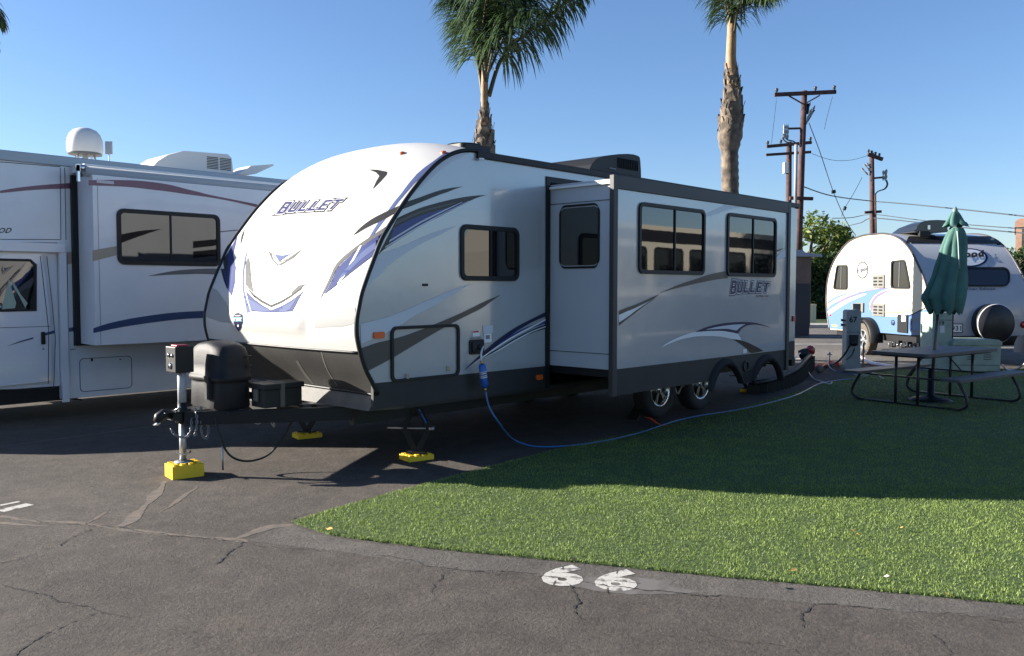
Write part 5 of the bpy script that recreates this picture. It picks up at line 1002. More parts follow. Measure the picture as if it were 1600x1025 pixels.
for k in range(7): q = SP.at(-.4-k*.17, zbt-.24+.03*(k % 2), .06); m.cyl(q, q+Vector((0, 0, -.10+.04*(k % 3))), .02, n=8)
m.use(blk); m.obox(RPl.at(WR/2, zbt-.08, .12), latx, Vector((0, 0, 1)), lx, WR/2+.0, .07, .06); m.use(galv); m.obox(RPl.at(WR*.75, zbt-.20, .2), latx, Vector((0, 0, 1)), lx, WR*.25, .012, .03); m.build('chassis', RT, .01)
m = MB(); m.use(mat('blue grey cover', (.008, .011, .018), .9, spec=.05)); c = RPl.at(WR*.78, .0, .55); m.lathe(c, (0, 0, 1), [(.20, .28), (.19, .45), (.14, .58), (0, .62)], 16); m.use(chrome); m.lathe(c+Vector((0, 0, .42))-lx*.19, -lx, [(.03, 0), (0, .02)], 8); tag(m.build('tank_cover', origin=c), 'round topped dark blue cover standing beside the green cabinet', 'cover')
# roof cargo box on the camper
c = atd(1398, 365, 0) if False else None
Dp = (C0-CAM).dot(FWD0)+1.2; q0 = atd(1433, 364, Dp); q1 = atd(1481, 364, Dp); q1 = q0+latx*((q1-q0).length); PB = Pl(q0, latx, n=-lx); w_ = (q1-q0).length; h_ = 19.5/F*Dp
m = MB(); m.use(mat('cargo box plastic', (.014, .016, .019), .3, coat=.5)); xx = [(0, .02), (w_, .02), (w_+.02, h_*.3), (w_, h_*.72), (w_*.96, h_), (w_*.42, h_), (w_*.10, h_*.76), (-.03, h_*.25)]; V0 = cat(xx, 2, True)
nv = len(V0); rows_ = []
for dd_, kz, kx in ((0, 1, 1), (-.03, 1.03, 1.02), (-.5, 1.0, 1), (-.9, .80, .96), (-1.12, .5, .88), (-1.18, .3, .80)): rows_ += [PB.at(w_/2+(a-w_/2)*kx, b*kz, dd_) for a, b in V0]
m.add(rows_, [tuple(range(nv)), tuple(range(5*nv, 6*nv))[::-1]]+[(r_*nv+i, r_*nv+(i+1) % nv, (r_+1)*nv+(i+1) % nv, (r_+1)*nv+i) for r_ in range(5) for i in range(nv)]); m.use(chrome); m.obox(PB.at(w_*.38, h_*.45, .01), latx, Vector((0, 0, 1)), lx, .03, .05, .01)
m.use(blk)
for k in range(3): m.obox(PB.at(w_*(.12+.1*k), -.02, .0), latx, Vector((0, 0, 1)), lx, .04, .06, .04)
cbx = tag(m.build('roof_cargo_box', bevel=.02, origin=q0), 'black plastic cargo box on the roof of the small rounded camper', 'cargo box')
# red car seen past the camper
m = MB(); qd = atd(1590, 552, 24.5); PR_ = Pl((qd.x, qd.y, 0), RIGHT, n=-FWD0); rc = thing('red_vehicle', 'dark red vehicle mostly hidden behind the camper at the right edge', 'car', (qd.x, qd.y, 0))
m.use(mat('dark red paint', (.22, .015, .015), .3, coat=.6)); m.prism(PR_, [(-.42, .18), (-.40, .75), (-.1, .95), (3.4, .95), (4.0, .7), (4.0, .2)], -1.8, 0); m.use(d_light); m.prism(PR_, [(-.30, .16), (-.30, .30), (3.9, .30), (3.9, .16)], 0, .03); m.use(beige); m.prism(PR_, [(-.34, .68), (-.18, .68), (-.18, .78), (-.34, .78)], 0, .02); m.use(glass); m.prism(PR_, [(.2, .96), (.7, 1.4), (2.6, 1.4), (3.1, .96)], -1.6, -.1); m.build('body', rc, .03)
for x in (.55, 3.2): wheel(rc, PR_.at(x, .30, .0), PR_.n, .31, .2, .18)

# ================================================================== PICNIC TABLE
e1 = Vector((.98, -.19, 0)).normalized(); e2 = Vector((-e1.y, e1.x, 0)); zv = Vector((0, 0, 1))
c_t = (gr(1356, 548.4, .70)+gr(1437.8, 556.2, .70)+gr(1562.5, 546, .70)+gr(1484, 538, .70))/4; c_t.z = 0
PTb = thing('picnic_table', 'dark grey plastic picnic table with tubular legs on the lawn', 'picnic table', c_t)
tp_ = mat('grey table plastic', (.10, .098, .098), .5, bump=.15, bscale=90, col2=(.085, .082, .08), vscale=4); HL, HW = .93, .39
m = MB(); m.use(tp_); PTT = Pl(c_t, e1, e2, zv); m.prism(PTT, rr(-HL, -HW, HL, HW, .05), .665, .705); m.use(blk); m.box(0, 0, 0, 0, 0, 0) if False else m.prism(PTT, rr(-HL+.1, -HW+.08, HL-.1, HW-.08, .03), .64, .664); m.build('table_top', PTb, .006)
for s in (-1, 1):
    m = MB(); m.use(tp_); m.prism(PTT, rr(-HL, s*.67-.13, HL, s*.67+.13, .03), .385, .42); m.build('bench_seat', PTb, .006)
for s in (-1, 1):
    x = s*.70; m = MB(); m.use(mat('legs dark paint', (.022, .022, .024), .35)); A = lambda y, z: c_t+e1*x+e2*y+zv*z
    m.tube(cat([A(-.66, .385), A(-.68, .34), A(-.76, .20), A(-.77, .09), A(-.69, .03), A(-.58, .022)], 5)+[A(.58, .022)]+cat([A(.58, .022), A(.69, .03), A(.77, .09), A(.76, .20), A(.68, .34), A(.66, .385)], 5), .019, 10)
    for y in (-.15, .15): m.cyl(A(y, .02), A(y, .66), .019, n=10)
    m.bar(A(-.6, .375), A(.6, .375), .025, .02); m.tube([c_t+e1*(x)+zv*.38, c_t+e1*(x-s*.45)+zv*.66], .010, 6); m.build('leg_frame', PTb)
# umbrella with its base
ub = gr(1453.8, 627.5); Du = (ub-CAM).dot(FWD0); UM = thing('umbrella', 'closed dark green fabric umbrella standing through the picnic table', 'umbrella', ub)
def up_(px, py): return atd(px, py, Du)
m = MB(); m.use(blkm); m.lathe(ub, (0, 0, 1), [(0, .0), (.27, 0), (.275, .02), (.22, .05), (.08, .075), (.045, .09), (.045, .42), (.03, .44)], 28); m.cyl(ub+Vector((.04, 0, .40)), ub+Vector((.10, .0, .40)), .012, n=8); m.build('umbrella_base', UM)
m = MB(); m.use(mat('bronze pole', (.10, .085, .07), .4, metal=.5)); m.cyl(ub+zv*.08, up_(1466, 480), .021, n=12); m.cyl(up_(1466, 480), up_(1491, 330), .019, n=12); m.build('pole', UM)
cg = mat('green canvas', (.058, .145, .118), .8, var=.15, vscale=5, bump=.15, bscale=120)
def drapeu(rows, amp, nf, ph=0, name='canopy', scal=0, mm=cg):
    m = MB(); m.use(mm); m.smooth = True; n = 96; V = []
    for i, (y, xl, xr) in enumerate(rows):
        c = up_((xl+xr)/2, y); a = (xr-xl)/2/F*Du; fi = i/(len(rows)-1); am = amp*min(1, .25+fi*1.1)
        for k in range(n):
            t = 2*math.pi*k/n; r = 1-am+am*abs(math.cos(nf/2*t+ph+.25*math.sin(2*t)))**.8+.03*math.sin(3*t+i*.5); zz = (scal*(1-abs(math.cos(nf/2*t+ph)))**1.0 if i == len(rows)-1 else 0)
            V.append(c+RIGHT*(a*r*math.cos(t))+FWD0*(a*.72*r*math.sin(t))+zv*zz)
    L = len(rows); m.add(V, [(i*n+k, i*n+(k+1) % n, (i+1)*n+(k+1) % n, (i+1)*n+k) for i in range(L-1) for k in range(n)]); m.build(name, UM, recalc=False)
def interp_rows(R, n):
    R = np.array(R, float); y = np.linspace(R[0, 0], R[-1, 0], n); return [(yy, np.interp(yy, R[:, 0], R[:, 1]), np.interp(yy, R[:, 0], R[:, 2])) for yy in y]
drapeu(interp_rows([(356, 1484, 1505), (362, 1481, 1508), (370, 1476, 1510), (385, 1470, 1511), (400, 1467, 1511), (430, 1456, 1511), (465, 1440, 1510), (478, 1446, 1507), (492, 1452, 1502)], 28), .34, 8, .4, scal=.16)
drapeu(interp_rows([(329, 1489, 1496), (334, 1485, 1500), (343, 1480, 1505), (355, 1473, 1515)], 12), .42, 6, .2, name='wind_vent', scal=.07)
m = MB(); m.use(mat('grey finial', (.12, .18, .17), .5)); m.lathe(up_(1492, 331), (up_(1492, 320)-up_(1490, 335)), [(.03, -.01), (.035, .02), (.022, .05), (0, .075)], 12); m.build('finial', UM)
m = MB(); m.use(mat('tie strap', (.30, .42, .38), .7)); P_ = [up_(x, y)-FWD0*(.14+.0011*(y-362)) for x, y in ((1487, 362), (1487.5, 380), (1487, 400), (1487, 420))]; m.tube(P_, .008, 6); m.build('strap', UM)

# ================================================================== HOOKUP POSTS AND CABINET
ppost = mat('painted post grey green', (.24, .27, .265), .5, var=.12, vscale=6, bump=.05); ppg = mat('utility green', (.25, .33, .28), .5, var=.15, vscale=5, bump=.05)
def upright(px0, px1, ytop, ybase, depth):
    """box standing on the ground; returns its front plane, width, height"""
    g_ = gr((px0+px1)/2, ybase); D_ = (g_-CAM).dot(FWD0); w = (px1-px0)/F*D_; top = atd((px0+px1)/2, ytop, D_).z; return Pl((g_.x, g_.y, 0), RIGHT, n=-FWD0), w, top, g_
pl, w, h, g_ = upright(1321.5, 1344, 484, 577, .3); PO = thing('hookup_post', 'grey metal utility post numbered 67 with cords plugged in', 'utility post', g_)
m = MB(); m.use(ppost); m.prism(pl, [(-w/2, 0), (w/2, 0), (w/2, h-.03), (w/2-.04, h), (-w/2+.03, h), (-w/2, h-.03)], -.2, 0); m.use(darkseam); m.prism(pl, [(-w/2, h*.62), (w/2, h*.62), (w/2, h*.63), (-w/2, h*.63)], 0, .004); m.use(vm); m.prism(pl, [(w/2-.02, h-.04), (w/2+.07, h-.04), (w/2+.07, h+.11), (w/2-.08, h+.11), (w/2-.08, h+.0)], -.25, -.201); m.cyl(pl.at(w/2+.04, 0, .02), pl.at(w/2+.05, h*.45, .02), .018, n=8); m.build('post_body', PO, .006)
m = MB(); x = .56*w; text_quad(m, blk, '67', [(1327, 504), (1339.5, 504), (1339.5, 494.5), (1327, 494.5)], plfn(pl), off=.03, d=.006); m.build('number_plate', PO, recalc=False)
m = MB(); m.use(blk); m.prism(pl, [(-w*.28, h*.40), (w*.22, h*.40), (w*.26, h*.58), (-w*.30, h*.58)], 0, .06); m.use(rubber); m.cyl(pl.at(-.02, h*.46, .05), pl.at(-.04, h*.44, .16), .045, n=10)
m.build('socket_box', PO)
for dx, zz in ((-w*.62, .82), (-w*.62, .74), (w*.6, .84)): m = MB(); m.use(rubber); m.prism(pl, [(dx-.04, h*zz-.02), (dx+.06, h*zz), (dx-.04, h*zz+.03)], -.1, -.05); m.build('hinge', PO)
m = MB(); m.use(galv); q = gr(1296, 557); m.tube([gr(1296, 573), Vector((gr(1296, 573).x, gr(1296, 573).y, .22)), Vector((gr(1296, 573).x+.02, gr(1296, 573).y, .26))], .014, 8); p = Vector((gr(1296, 573).x, gr(1296, 573).y, .24)); m.cyl(p-RIGHT*.05, p+RIGHT*.05, .012, n=8); m.cyl(p, p+Vector((0, 0, .05)), .02, n=8); tag(m.build('water_spigot', origin=gr(1296, 573)), 'small metal water tap standing left of the hookup post numbered 67', 'water tap')
pl, w, h, g_ = upright(1455, 1486, 488, 580, .3); PO2 = thing('utility_pedestal', 'tall pale green utility pedestal numbered 19 behind the umbrella pole', 'utility box', g_)
m = MB(); m.use(ppg); m.prism(pl, [(-w/2, 0), (w/2, 0), (w/2, h), (-w/2, h)], -.45, 0); m.use(darkseam); m.prism(pl, [(-w/2, h*.865), (w/2, h*.865), (w/2, h*.873), (-w/2, h*.873)], 0, .003); m.use(blk); m.prism(pl, [(w/2, h*.55), (w/2+.05, h*.55), (w/2+.05, h+.02), (w/2, h+.02)], -.3, -.05); m.build('cabinet_body', PO2, .012)
m = MB(); text_quad(m, blk, '19', [(1468, 507.5), (1475.5, 507.5), (1475.5, 502), (1468, 502)], plfn(pl), off=.02, d=.006); m.use(d_light); m.dec(pl, [(1469, 509), (1476, 509), (1476, 520), (1469, 520)], .005); m.build('number_label', PO2, recalc=False)
pl, w, h, g_ = upright(1489, 1564, 531, 581, .3); UB = thing('utility_cabinet', 'low wide pale green metal cabinet with louvers behind the picnic table', 'utility cabinet', g_)
m = MB(); m.use(ppg); m.prism(pl, [(-w/2, 0), (w/2, 0), (w/2, h-.10), (-w/2, h-.10)], -.7, -.02); m.use(darkseam); m.prism(pl, [(-w/2+.02, h*.20), (w/2-.02, h*.20), (w/2-.02, h*.215), (-w/2+.02, h*.215)], -.02, -.015)
for cx in (-.12, .22):
    for k in range(5): m.prism(pl, [(cx*w-.07, h*(.38+.07*k)), (cx*w+.07, h*(.38+.07*k)), (cx*w+.07, h*(.40+.07*k)), (cx*w-.07, h*(.40+.07*k))], -.02, -.012)
m.build('cabinet_body', UB, .006); m = MB(); m.use(ppg); m.prism(pl, [(-w/2-.015, h-.10), (w/2+.015, h-.10), (w/2+.015, h-.04), (w/2-.05, h), (-w/2+.03, h), (-w/2-.015, h-.04)], -.72, 0); m.build('lid', UB, .008)
pl, w, h, g_ = upright(1264, 1275, 466, 491.5, .3); gY = 35.0; g_ = atd(1269.5, 488, gY); m = MB(); m.use(mat('cream cabinet', (.55, .52, .36), .5)); PQ = Pl((g_.x, g_.y, .12), RIGHT, n=-FWD0); m.prism(PQ, [(-.15, 0), (.15, 0), (.15, .68), (-.15, .68)], -.3, 0); m.prism(PQ, [(-.17, .68), (.17, .68), (.15, .74), (-.15, .74)], -.32, .02); m.use(darkseam); m.prism(PQ, [(.05, .05), (.055, .05), (.055, .65), (.05, .65)], 0, .005)
tag(m.build('street_cabinet', bevel=.008, origin=g_), 'small cream box standing on the grass verge in front of the hedge', 'utility box')

# ================================================================== UTILITY POLES AND WIRES
wood = mat('creosote wood', (.055, .026, .024), .8, var=.35, vscale=4, bump=.3, bscale=20); ins = mat('insulator', (.04, .04, .045), .3); wirem = mat('wire', (.045, .05, .06), .5); pgrey = mat('grey device', (.24, .25, .26), .5)
DP = 37.0
def pole(name, lab, base_px, top_px, D_, r0, r1, arms, extra=None, zb_=.12):
    B = atd(base_px[0], base_px[1], D_); T = atd(top_px[0], top_px[1], D_); k = (B.z-zb_)/(T.z-B.z); B = B-(T-B)*k; g = thing(name, lab, 'utility pole', B, 'utility poles along the street')
    m = MB(); m.use(wood); m.tube([B, B.lerp(T, .5), T], [r0*.85, (r0+r1)/2*.85, r1*.85], 14); m.build('pole', g)
    for (x0, y0, x1, y1, th, insx) in arms:
        a = atd(x0, y0, D_-.2); c = atd(x1, y1, D_-.2); m = MB(); m.use(wood); m.bar(a, c, th, th*1.2); am = m.build('crossarm', g)
        for ixx in insx:
            q = atd(ixx, y0+(y1-y0)*(ixx-x0)/(x1-x0), D_-.2); m = MB(); m.use(ins); m.lathe(q+zv*th*.5, (0, 0, 1), [(.03, 0), (.03, .05), (.075, .08), (.05, .12), (.085, .15), (.05, .20), (0, .22)], 10); m.build('insulator', am)
    return g, B, T
g1, B1, T1 = pole('utility_pole', 'tallest dark wooden utility pole with one wide crossarm at its top', (1244, 470), (1257, 142), DP, .21, .14, [(1210, 148, 1306, 143.5, .13, (1213.5, 1274, 1303.5))])
g2, B2, T2 = pole('utility_pole', 'wooden utility pole with two crossarms and a white box, left of the tallest pole', (1231, 480), (1233, 222), DP+5, .20, .15, [(1198, 229, 1268, 222.5, .12, (1199.5, 1220, 1266)), (1197, 242, 1267, 237.5, .10, ())])
g3, B3, T3 = pole('utility_pole', 'distant wooden utility pole with a slanted crossarm, right of the trees', (1364, 420), (1362, 239), DP+12, .22, .15, [(1356, 241, 1379, 249, .16, (1357, 1362, 1368, 1374)), (1351, 332, 1377, 330.5, .12, ())])
m = MB(); m.use(wood); 
for a, c in (((1233, 150), (1254, 162)), ((1281, 149), (1258, 162))): m = MB(); m.use(wood); m.bar(atd(*a, DP-.2), atd(*c, DP-.1), .05); m.build('brace', g1)
m = MB(); m.use(wood); m.bar(atd(1234, 309.5, DP-.2), atd(1270, 310.5, DP-.2), .14); m.build('crossarm', g1)
m = MB(); m.use(wood); m.bar(atd(1232, 201, DP), atd(1251, 200.5, DP), .08); m.use(pgrey)
for x in (1225, 1228, 1231): q = atd(x, 206, DP); m.lathe(q, (0, 0, 1), [(.02, -.32), (.05, -.2), (.03, -.1), (.05, 0), (.03, .1), (.045, .2), (.01, .34)], 8)
for (x, y) in ((1262, 187), (1265, 178), (1270, 173), (1263, 168)): q = atd(x, y, DP); m.lathe(q, RIGHT*.4+zv, [(.02, -.28), (.055, -.15), (.02, 0), (.055, .12), (.01, .25)], 8)
m.use(blk); m.cyl(atd(1263, 162, DP), atd(1261, 178, DP), .07, n=8); m.build('cutout_fuse', g1)
m = MB(); m.use(wirem)
for P_ in (((1225, 208), (1223, 216), (1231, 223), (1247, 226)), ((1226, 210), (1230, 218), (1240, 221), (1246, 226)), ((1262, 190), (1270, 176), (1273, 172))): m.tube(cat([atd(*q, DP) for q in P_], 5), .03, 6)
m.use(pgrey); m.cyl(atd(1244, 226, DP-.3), atd(1242.5, 340, DP-.3), .075, n=8); m.build('conduit', g1)
m = MB(); m.use(d_white); q = atd(1227.5, 262.5, DP+5); m.obox(q, RIGHT, FWD0, zv, .10, .12, .26); m.build('white_box', g2)
m = MB(); m.use(pgrey)
for (x, y) in ((1351, 268), (1355, 262), (1359, 260)): q = atd(x, y, DP+12); m.lathe(q, -RIGHT*.7+zv*.7, [(.02, -.30), (.07, -.15), (.03, 0), (.07, .18), (.01, .3)], 8)
for (x, y) in ((1380, 274), (1383, 274), (1385, 272)): q = atd(x, y, DP+12); m.lathe(q, zv, [(.02, -.30), (.07, -.15), (.03, 0), (.07, .18), (.01, .3)], 8)
m.use(wood); m.bar(atd(1365, 278.5, DP+12), atd(1380, 277, DP+12), .10); m.use(wirem)
for k in range(2): m.tube(cat([atd(1384+k, 281, DP+12), atd(1386+k, 288, DP+12), atd(1382+k, 295, DP+12), atd(1372, 299, DP+12), atd(1367.5, 304, DP+12)], 5), .035, 6)
m.use(wood); m.cyl(atd(1367.5, 304, DP+11.7), atd(1369, 380, DP+11.7), .05, n=6); m.build('cutout_fuse', g3)
def wire(pts, r, lab, D_=DP, sag=0):
    m = MB(); m.use(wirem); P_ = [atd(p[0], p[1], p[2] if len(p) > 2 else D_) for p in pts]; m.tube(cat(P_, 6), r, 5); return m, P_[0], lab
wl_ = [([(1256, 292, 37), (1300, 306, 41), (1360, 314, 48), (1420, 319, 44), (1500, 327, 40), (1620, 340, 34)], .028, 'upper thin dark wire crossing the sky from the poles to the right edge'),
 ([(1262, 290, 40), (1297, 341, 44), (1330, 340, 46), (1364, 335, 49), (1430, 343, 44), (1500, 350, 40), (1620, 359, 34)], .022, 'middle thin wire crossing the sky above the small camper') ,
 ([(1325, 353, 60), (1345, 348, 54), (1364, 341, 49), (1430, 347, 44), (1500, 355, 40), (1620, 366, 34)], .028, 'lower thin dark wire crossing the sky just above the small camper'),
 ([(1264, 192, 37), (1282, 240, 37), (1301, 297, 37), (1322, 345, 37), (1337, 368, 37)], .018, 'slanting guy wire running down from the tallest pole'),
 ([(1347, 277, 49), (1335, 300, 48), (1320, 325, 47), (1315, 338, 46)], .016, 'short guy wire slanting left from the distant pole'),
 ([(1213.5, 152, 37), (1207, 210, 38), (1205, 225, 40)], .010, 'fine wire hanging from the left end of the tall pole crossarm'), ([(1301, 150, 37), (1293, 180, 38), (1288, 202, 39)], .010, 'fine wire hanging from the right end of the tall pole crossarm'),
 ([(1268, 240, 42), (1300, 250, 44), (1330, 250, 46), (1356, 243, 49)], .012, 'fine wire sagging between the shorter pole and the distant pole')]
wl_[1] = ([(1300, 341, 50), (1330, 340, 50), (1364, 335, 49), (1430, 343, 44), (1500, 350, 40), (1620, 359, 34)], .022, wl_[1][2])
for pts, r, lab in wl_:
    m, o, lab = wire(pts, r, lab)
    if 'tallest pole' in lab: m.use(blk); q = atd(1302, 297, 37); m.cyl(q, atd(1303, 302, 37), .10, n=8)
    if 'distant pole' in lab and 'short guy' in lab: m.use(blk); m.cyl(atd(1321, 323, 47), atd(1319, 328, 47), .09, n=8)
    tag(m.build('overhead_wire', origin=o), lab, 'wire', 'wires strung between the utility poles')

# ================================================================== TREES, HEDGES, PALMS
leafA = leaf_mat('leaf bright', (.035, .075, .012), (.16, .20, .035), .3); leafB = leaf_mat('leaf dark', (.014, .032, .010), (.055, .095, .025), .2); leafD = leaf_mat('palm leaflet', (.012, .030, .010), (.065, .11, .04), .22, .4)
bark = mat('tree bark', (.13, .10, .075), .9, var=.3, vscale=8, bump=.5, bscale=25)
def leaves(name, P, size, m, parent=None, origin=(0, 0, 0), label=None):
    n = len(P); d = RNG.normal(size=(n, 3)); d /= np.linalg.norm(d, axis=1)[:, None]; e = RNG.normal(size=(n, 3)); e -= d*(e*d).sum(1)[:, None]; e /= np.linalg.norm(e, axis=1)[:, None]
    s = size*RNG.uniform(.6, 1.3, n)[:, None]; V = np.stack([P-d*s, P+e*s*.4, P+d*s, P-e*s*.4], 1).reshape(-1, 3); return quick_mesh(name, V, 4, n, m, np.repeat(RNG.uniform(0, 1, n), 4), origin=origin, parent=parent)
def tree(c, h, rad, n, lab, m1, m2=None, seed=0, trunk_h=.45, size=.12, group='trees behind the hedge'):
    c = Vector(c); r = random.Random(seed); g = thing('tree', lab, 'tree', c, group); m = MB(); m.use(bark); fork = c+zv*h*trunk_h; m.tube([c-zv*.1, c.lerp(fork, .5)+Vector((.08, .05, 0)), fork], [rad*.10, rad*.08, rad*.065], 10)
    cl = []
    for k in range(17):
        a = r.uniform(0, 6.28); e = r.uniform(-.15, 1); q = fork+Vector((math.cos(a)*rad*r.uniform(.3, .85), math.sin(a)*rad*r.uniform(.3, .85), (h-fork.z+c.z)*(.1+.75*e*r.uniform(.5, 1)))); m.tube([fork, fork.lerp(q, .5)+Vector((0, 0, .2)), q], [rad*.045, rad*.03, rad*.012], 6); cl.append((q, rad*r.uniform(.22, .44)))
    m.build('trunk', g); P = []
    for q, rr0 in cl:
        kk = n//len(cl); d = RNG.normal(size=(kk, 3)); d /= np.linalg.norm(d, axis=1)[:, None]; P.append(np.array(q)+d*(rr0*RNG.uniform(.35, 1.1, kk)**.6)[:, None]*np.array((1, 1, .8)))
    leaves('crown', np.concatenate(P), size, m1, g, tuple(c)); return g
def onverge(px, D_): q = atd(px, 400, D_); return (q.x, q.y, .12)
tree(onverge(1262, 41), 5.3, 1.9, 3600, 'sunlit pale green tree rising beside the tallest utility pole', leafA, seed=3, trunk_h=.35, size=.13)
tree(onverge(1303, 42), 4.4, 1.35, 3000, 'dark green bushy tree just right of the sunlit one', leafB, seed=5, trunk_h=.55, size=.13)
def hedge(x0, x1, D_, th, h0, lab, n, seed):
    r = np.random.default_rng(seed); A = atd(x0, 449, D_); B = atd(x1, 449, D_); g = thing('hedge', lab, 'hedge', ((A.x+B.x)/2, (A.y+B.y)/2, .12), 'hedges beyond the street'); L_ = (B-A).length; T = (B-A).normalized()
    a = r.uniform(0, L_, n); dep = -th*r.uniform(0, 1, n)**2; z = r.uniform(.1, 1, n); top = h0*(1+.10*np.sin(a*2.1+seed)+.06*np.sin(a*5.3)); P = np.c_[A.x+T.x*a, A.y+T.y*a, np.zeros(n)]
    bul = .25*np.sin(a*3)+.2*np.sin(z*9+a*2); P[:, 0] += -FWD0.x*(dep*-1*-1+bul); P[:, 1] += -FWD0.y*(dep+bul); P[:, 2] = .12+z*top
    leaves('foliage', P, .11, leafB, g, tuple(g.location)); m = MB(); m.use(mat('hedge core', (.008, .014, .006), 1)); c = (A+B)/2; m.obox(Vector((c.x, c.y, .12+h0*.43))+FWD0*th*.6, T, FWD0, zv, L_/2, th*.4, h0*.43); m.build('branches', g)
hedge(1180, 1420, 38.5, 1.2, 2.75, 'dark clipped hedge behind the rear of the large trailer', 16000, 1)
hedge(1540, 1800, 30, 1.5, 2.55, 'sunlit hedge below the building at the right edge', 9000, 4)
# low storage trailer beyond our trailer's tail
q = atd(1250, 449, 26); m = MB(); PQ = Pl((q.x, q.y, 0), RIGHT, n=-FWD0); sh = thing('storage_shed', 'brown box with a grey roof standing right behind the tail of the large trailer', 'shed', (q.x, q.y, 0))
m.use(mat('brown wall', (.12, .085, .07), .8, var=.15)); m.prism(PQ, [(-2.6, .35), (.33, .35), (.33, 2.48), (-2.6, 2.48)], -2, 0); m.use(mat('shed dark base', (.022, .026, .035), .7)); m.prism(PQ, [(-2.6, .05), (.30, .05), (.30, 1.66), (-2.6, 1.66)], 0, .02); m.build('wall', sh)
m = MB(); m.use(mat('shed roof', (.20, .23, .30), .5)); m.prism(PQ, [(-2.8, 2.48), (.62, 2.48), (.60, 2.54), (.10, 2.60), (.0, 2.68), (-2.8, 2.68)], -2.2, .15); m.build('roof', sh)
# pale wall behind the trees
m = MB(); m.use(mat('pink stucco', (.42, .30, .25), .9, var=.25, vscale=1)); q = atd(1292, 400, 46); PQ = Pl((q.x, q.y, .1), RIGHT, n=-FWD0); m.prism(PQ, [(-1.6, 0), (1.8, 0), (1.8, 3.4), (.6, 3.6), (.4, 3.2), (-1.6, 3.0)], -.3, 0); tag(m.build('garden_wall', origin=q), 'pinkish stucco wall glimpsed between the tree trunks and the hedge', 'wall')
# building at the right edge
DB = 55.0; q = atd(1586, 449, DB); BU = thing('building', 'cream and brick coloured building at the far right edge', 'building', (q.x, q.y, 0)); _rd = Vector((q.x-CAM.x, q.y-CAM.y, 0)).normalized(); PQ = Pl((q.x, q.y, 0), Vector((_rd.y, -_rd.x, 0)), n=-_rd); brk = mat('terracotta stucco', (.34, .20, .14), .9, var=.12); crm = mat('cream stucco', (.62, .55, .40), .9, var=.08)
ht = atd(1590, 343, DB).z; m = MB(); m.use(crm); m.prism(PQ, [(.0, 0), (14, 0), (14, ht-.35), (.0, ht-.35)], -9, -.05); m.use(brk); m.prism(PQ, [(-.05, 0), (.30, 0), (.30, ht-.5), (-.05, ht-.5)], -9, .05); m.build('wall', BU)
m = MB(); m.use(brk); m.prism(PQ, [(-.12, ht-.5), (14.1, ht-.5), (14.1, ht), (.1, ht+.05), (-.12, ht-.15)], -9.1, .12); m.build('cornice', BU)
for k in range(4): m = MB(); m.use(mat('brown window', (.10, .065, .045), .4)); m.prism(PQ, [(.42+3*k, ht-3.0), (.80+3*k, ht-3.0), (.80+3*k, ht-1.35), (.42+3*k, ht-1.35)], -.049, .03); m.build('window', BU)

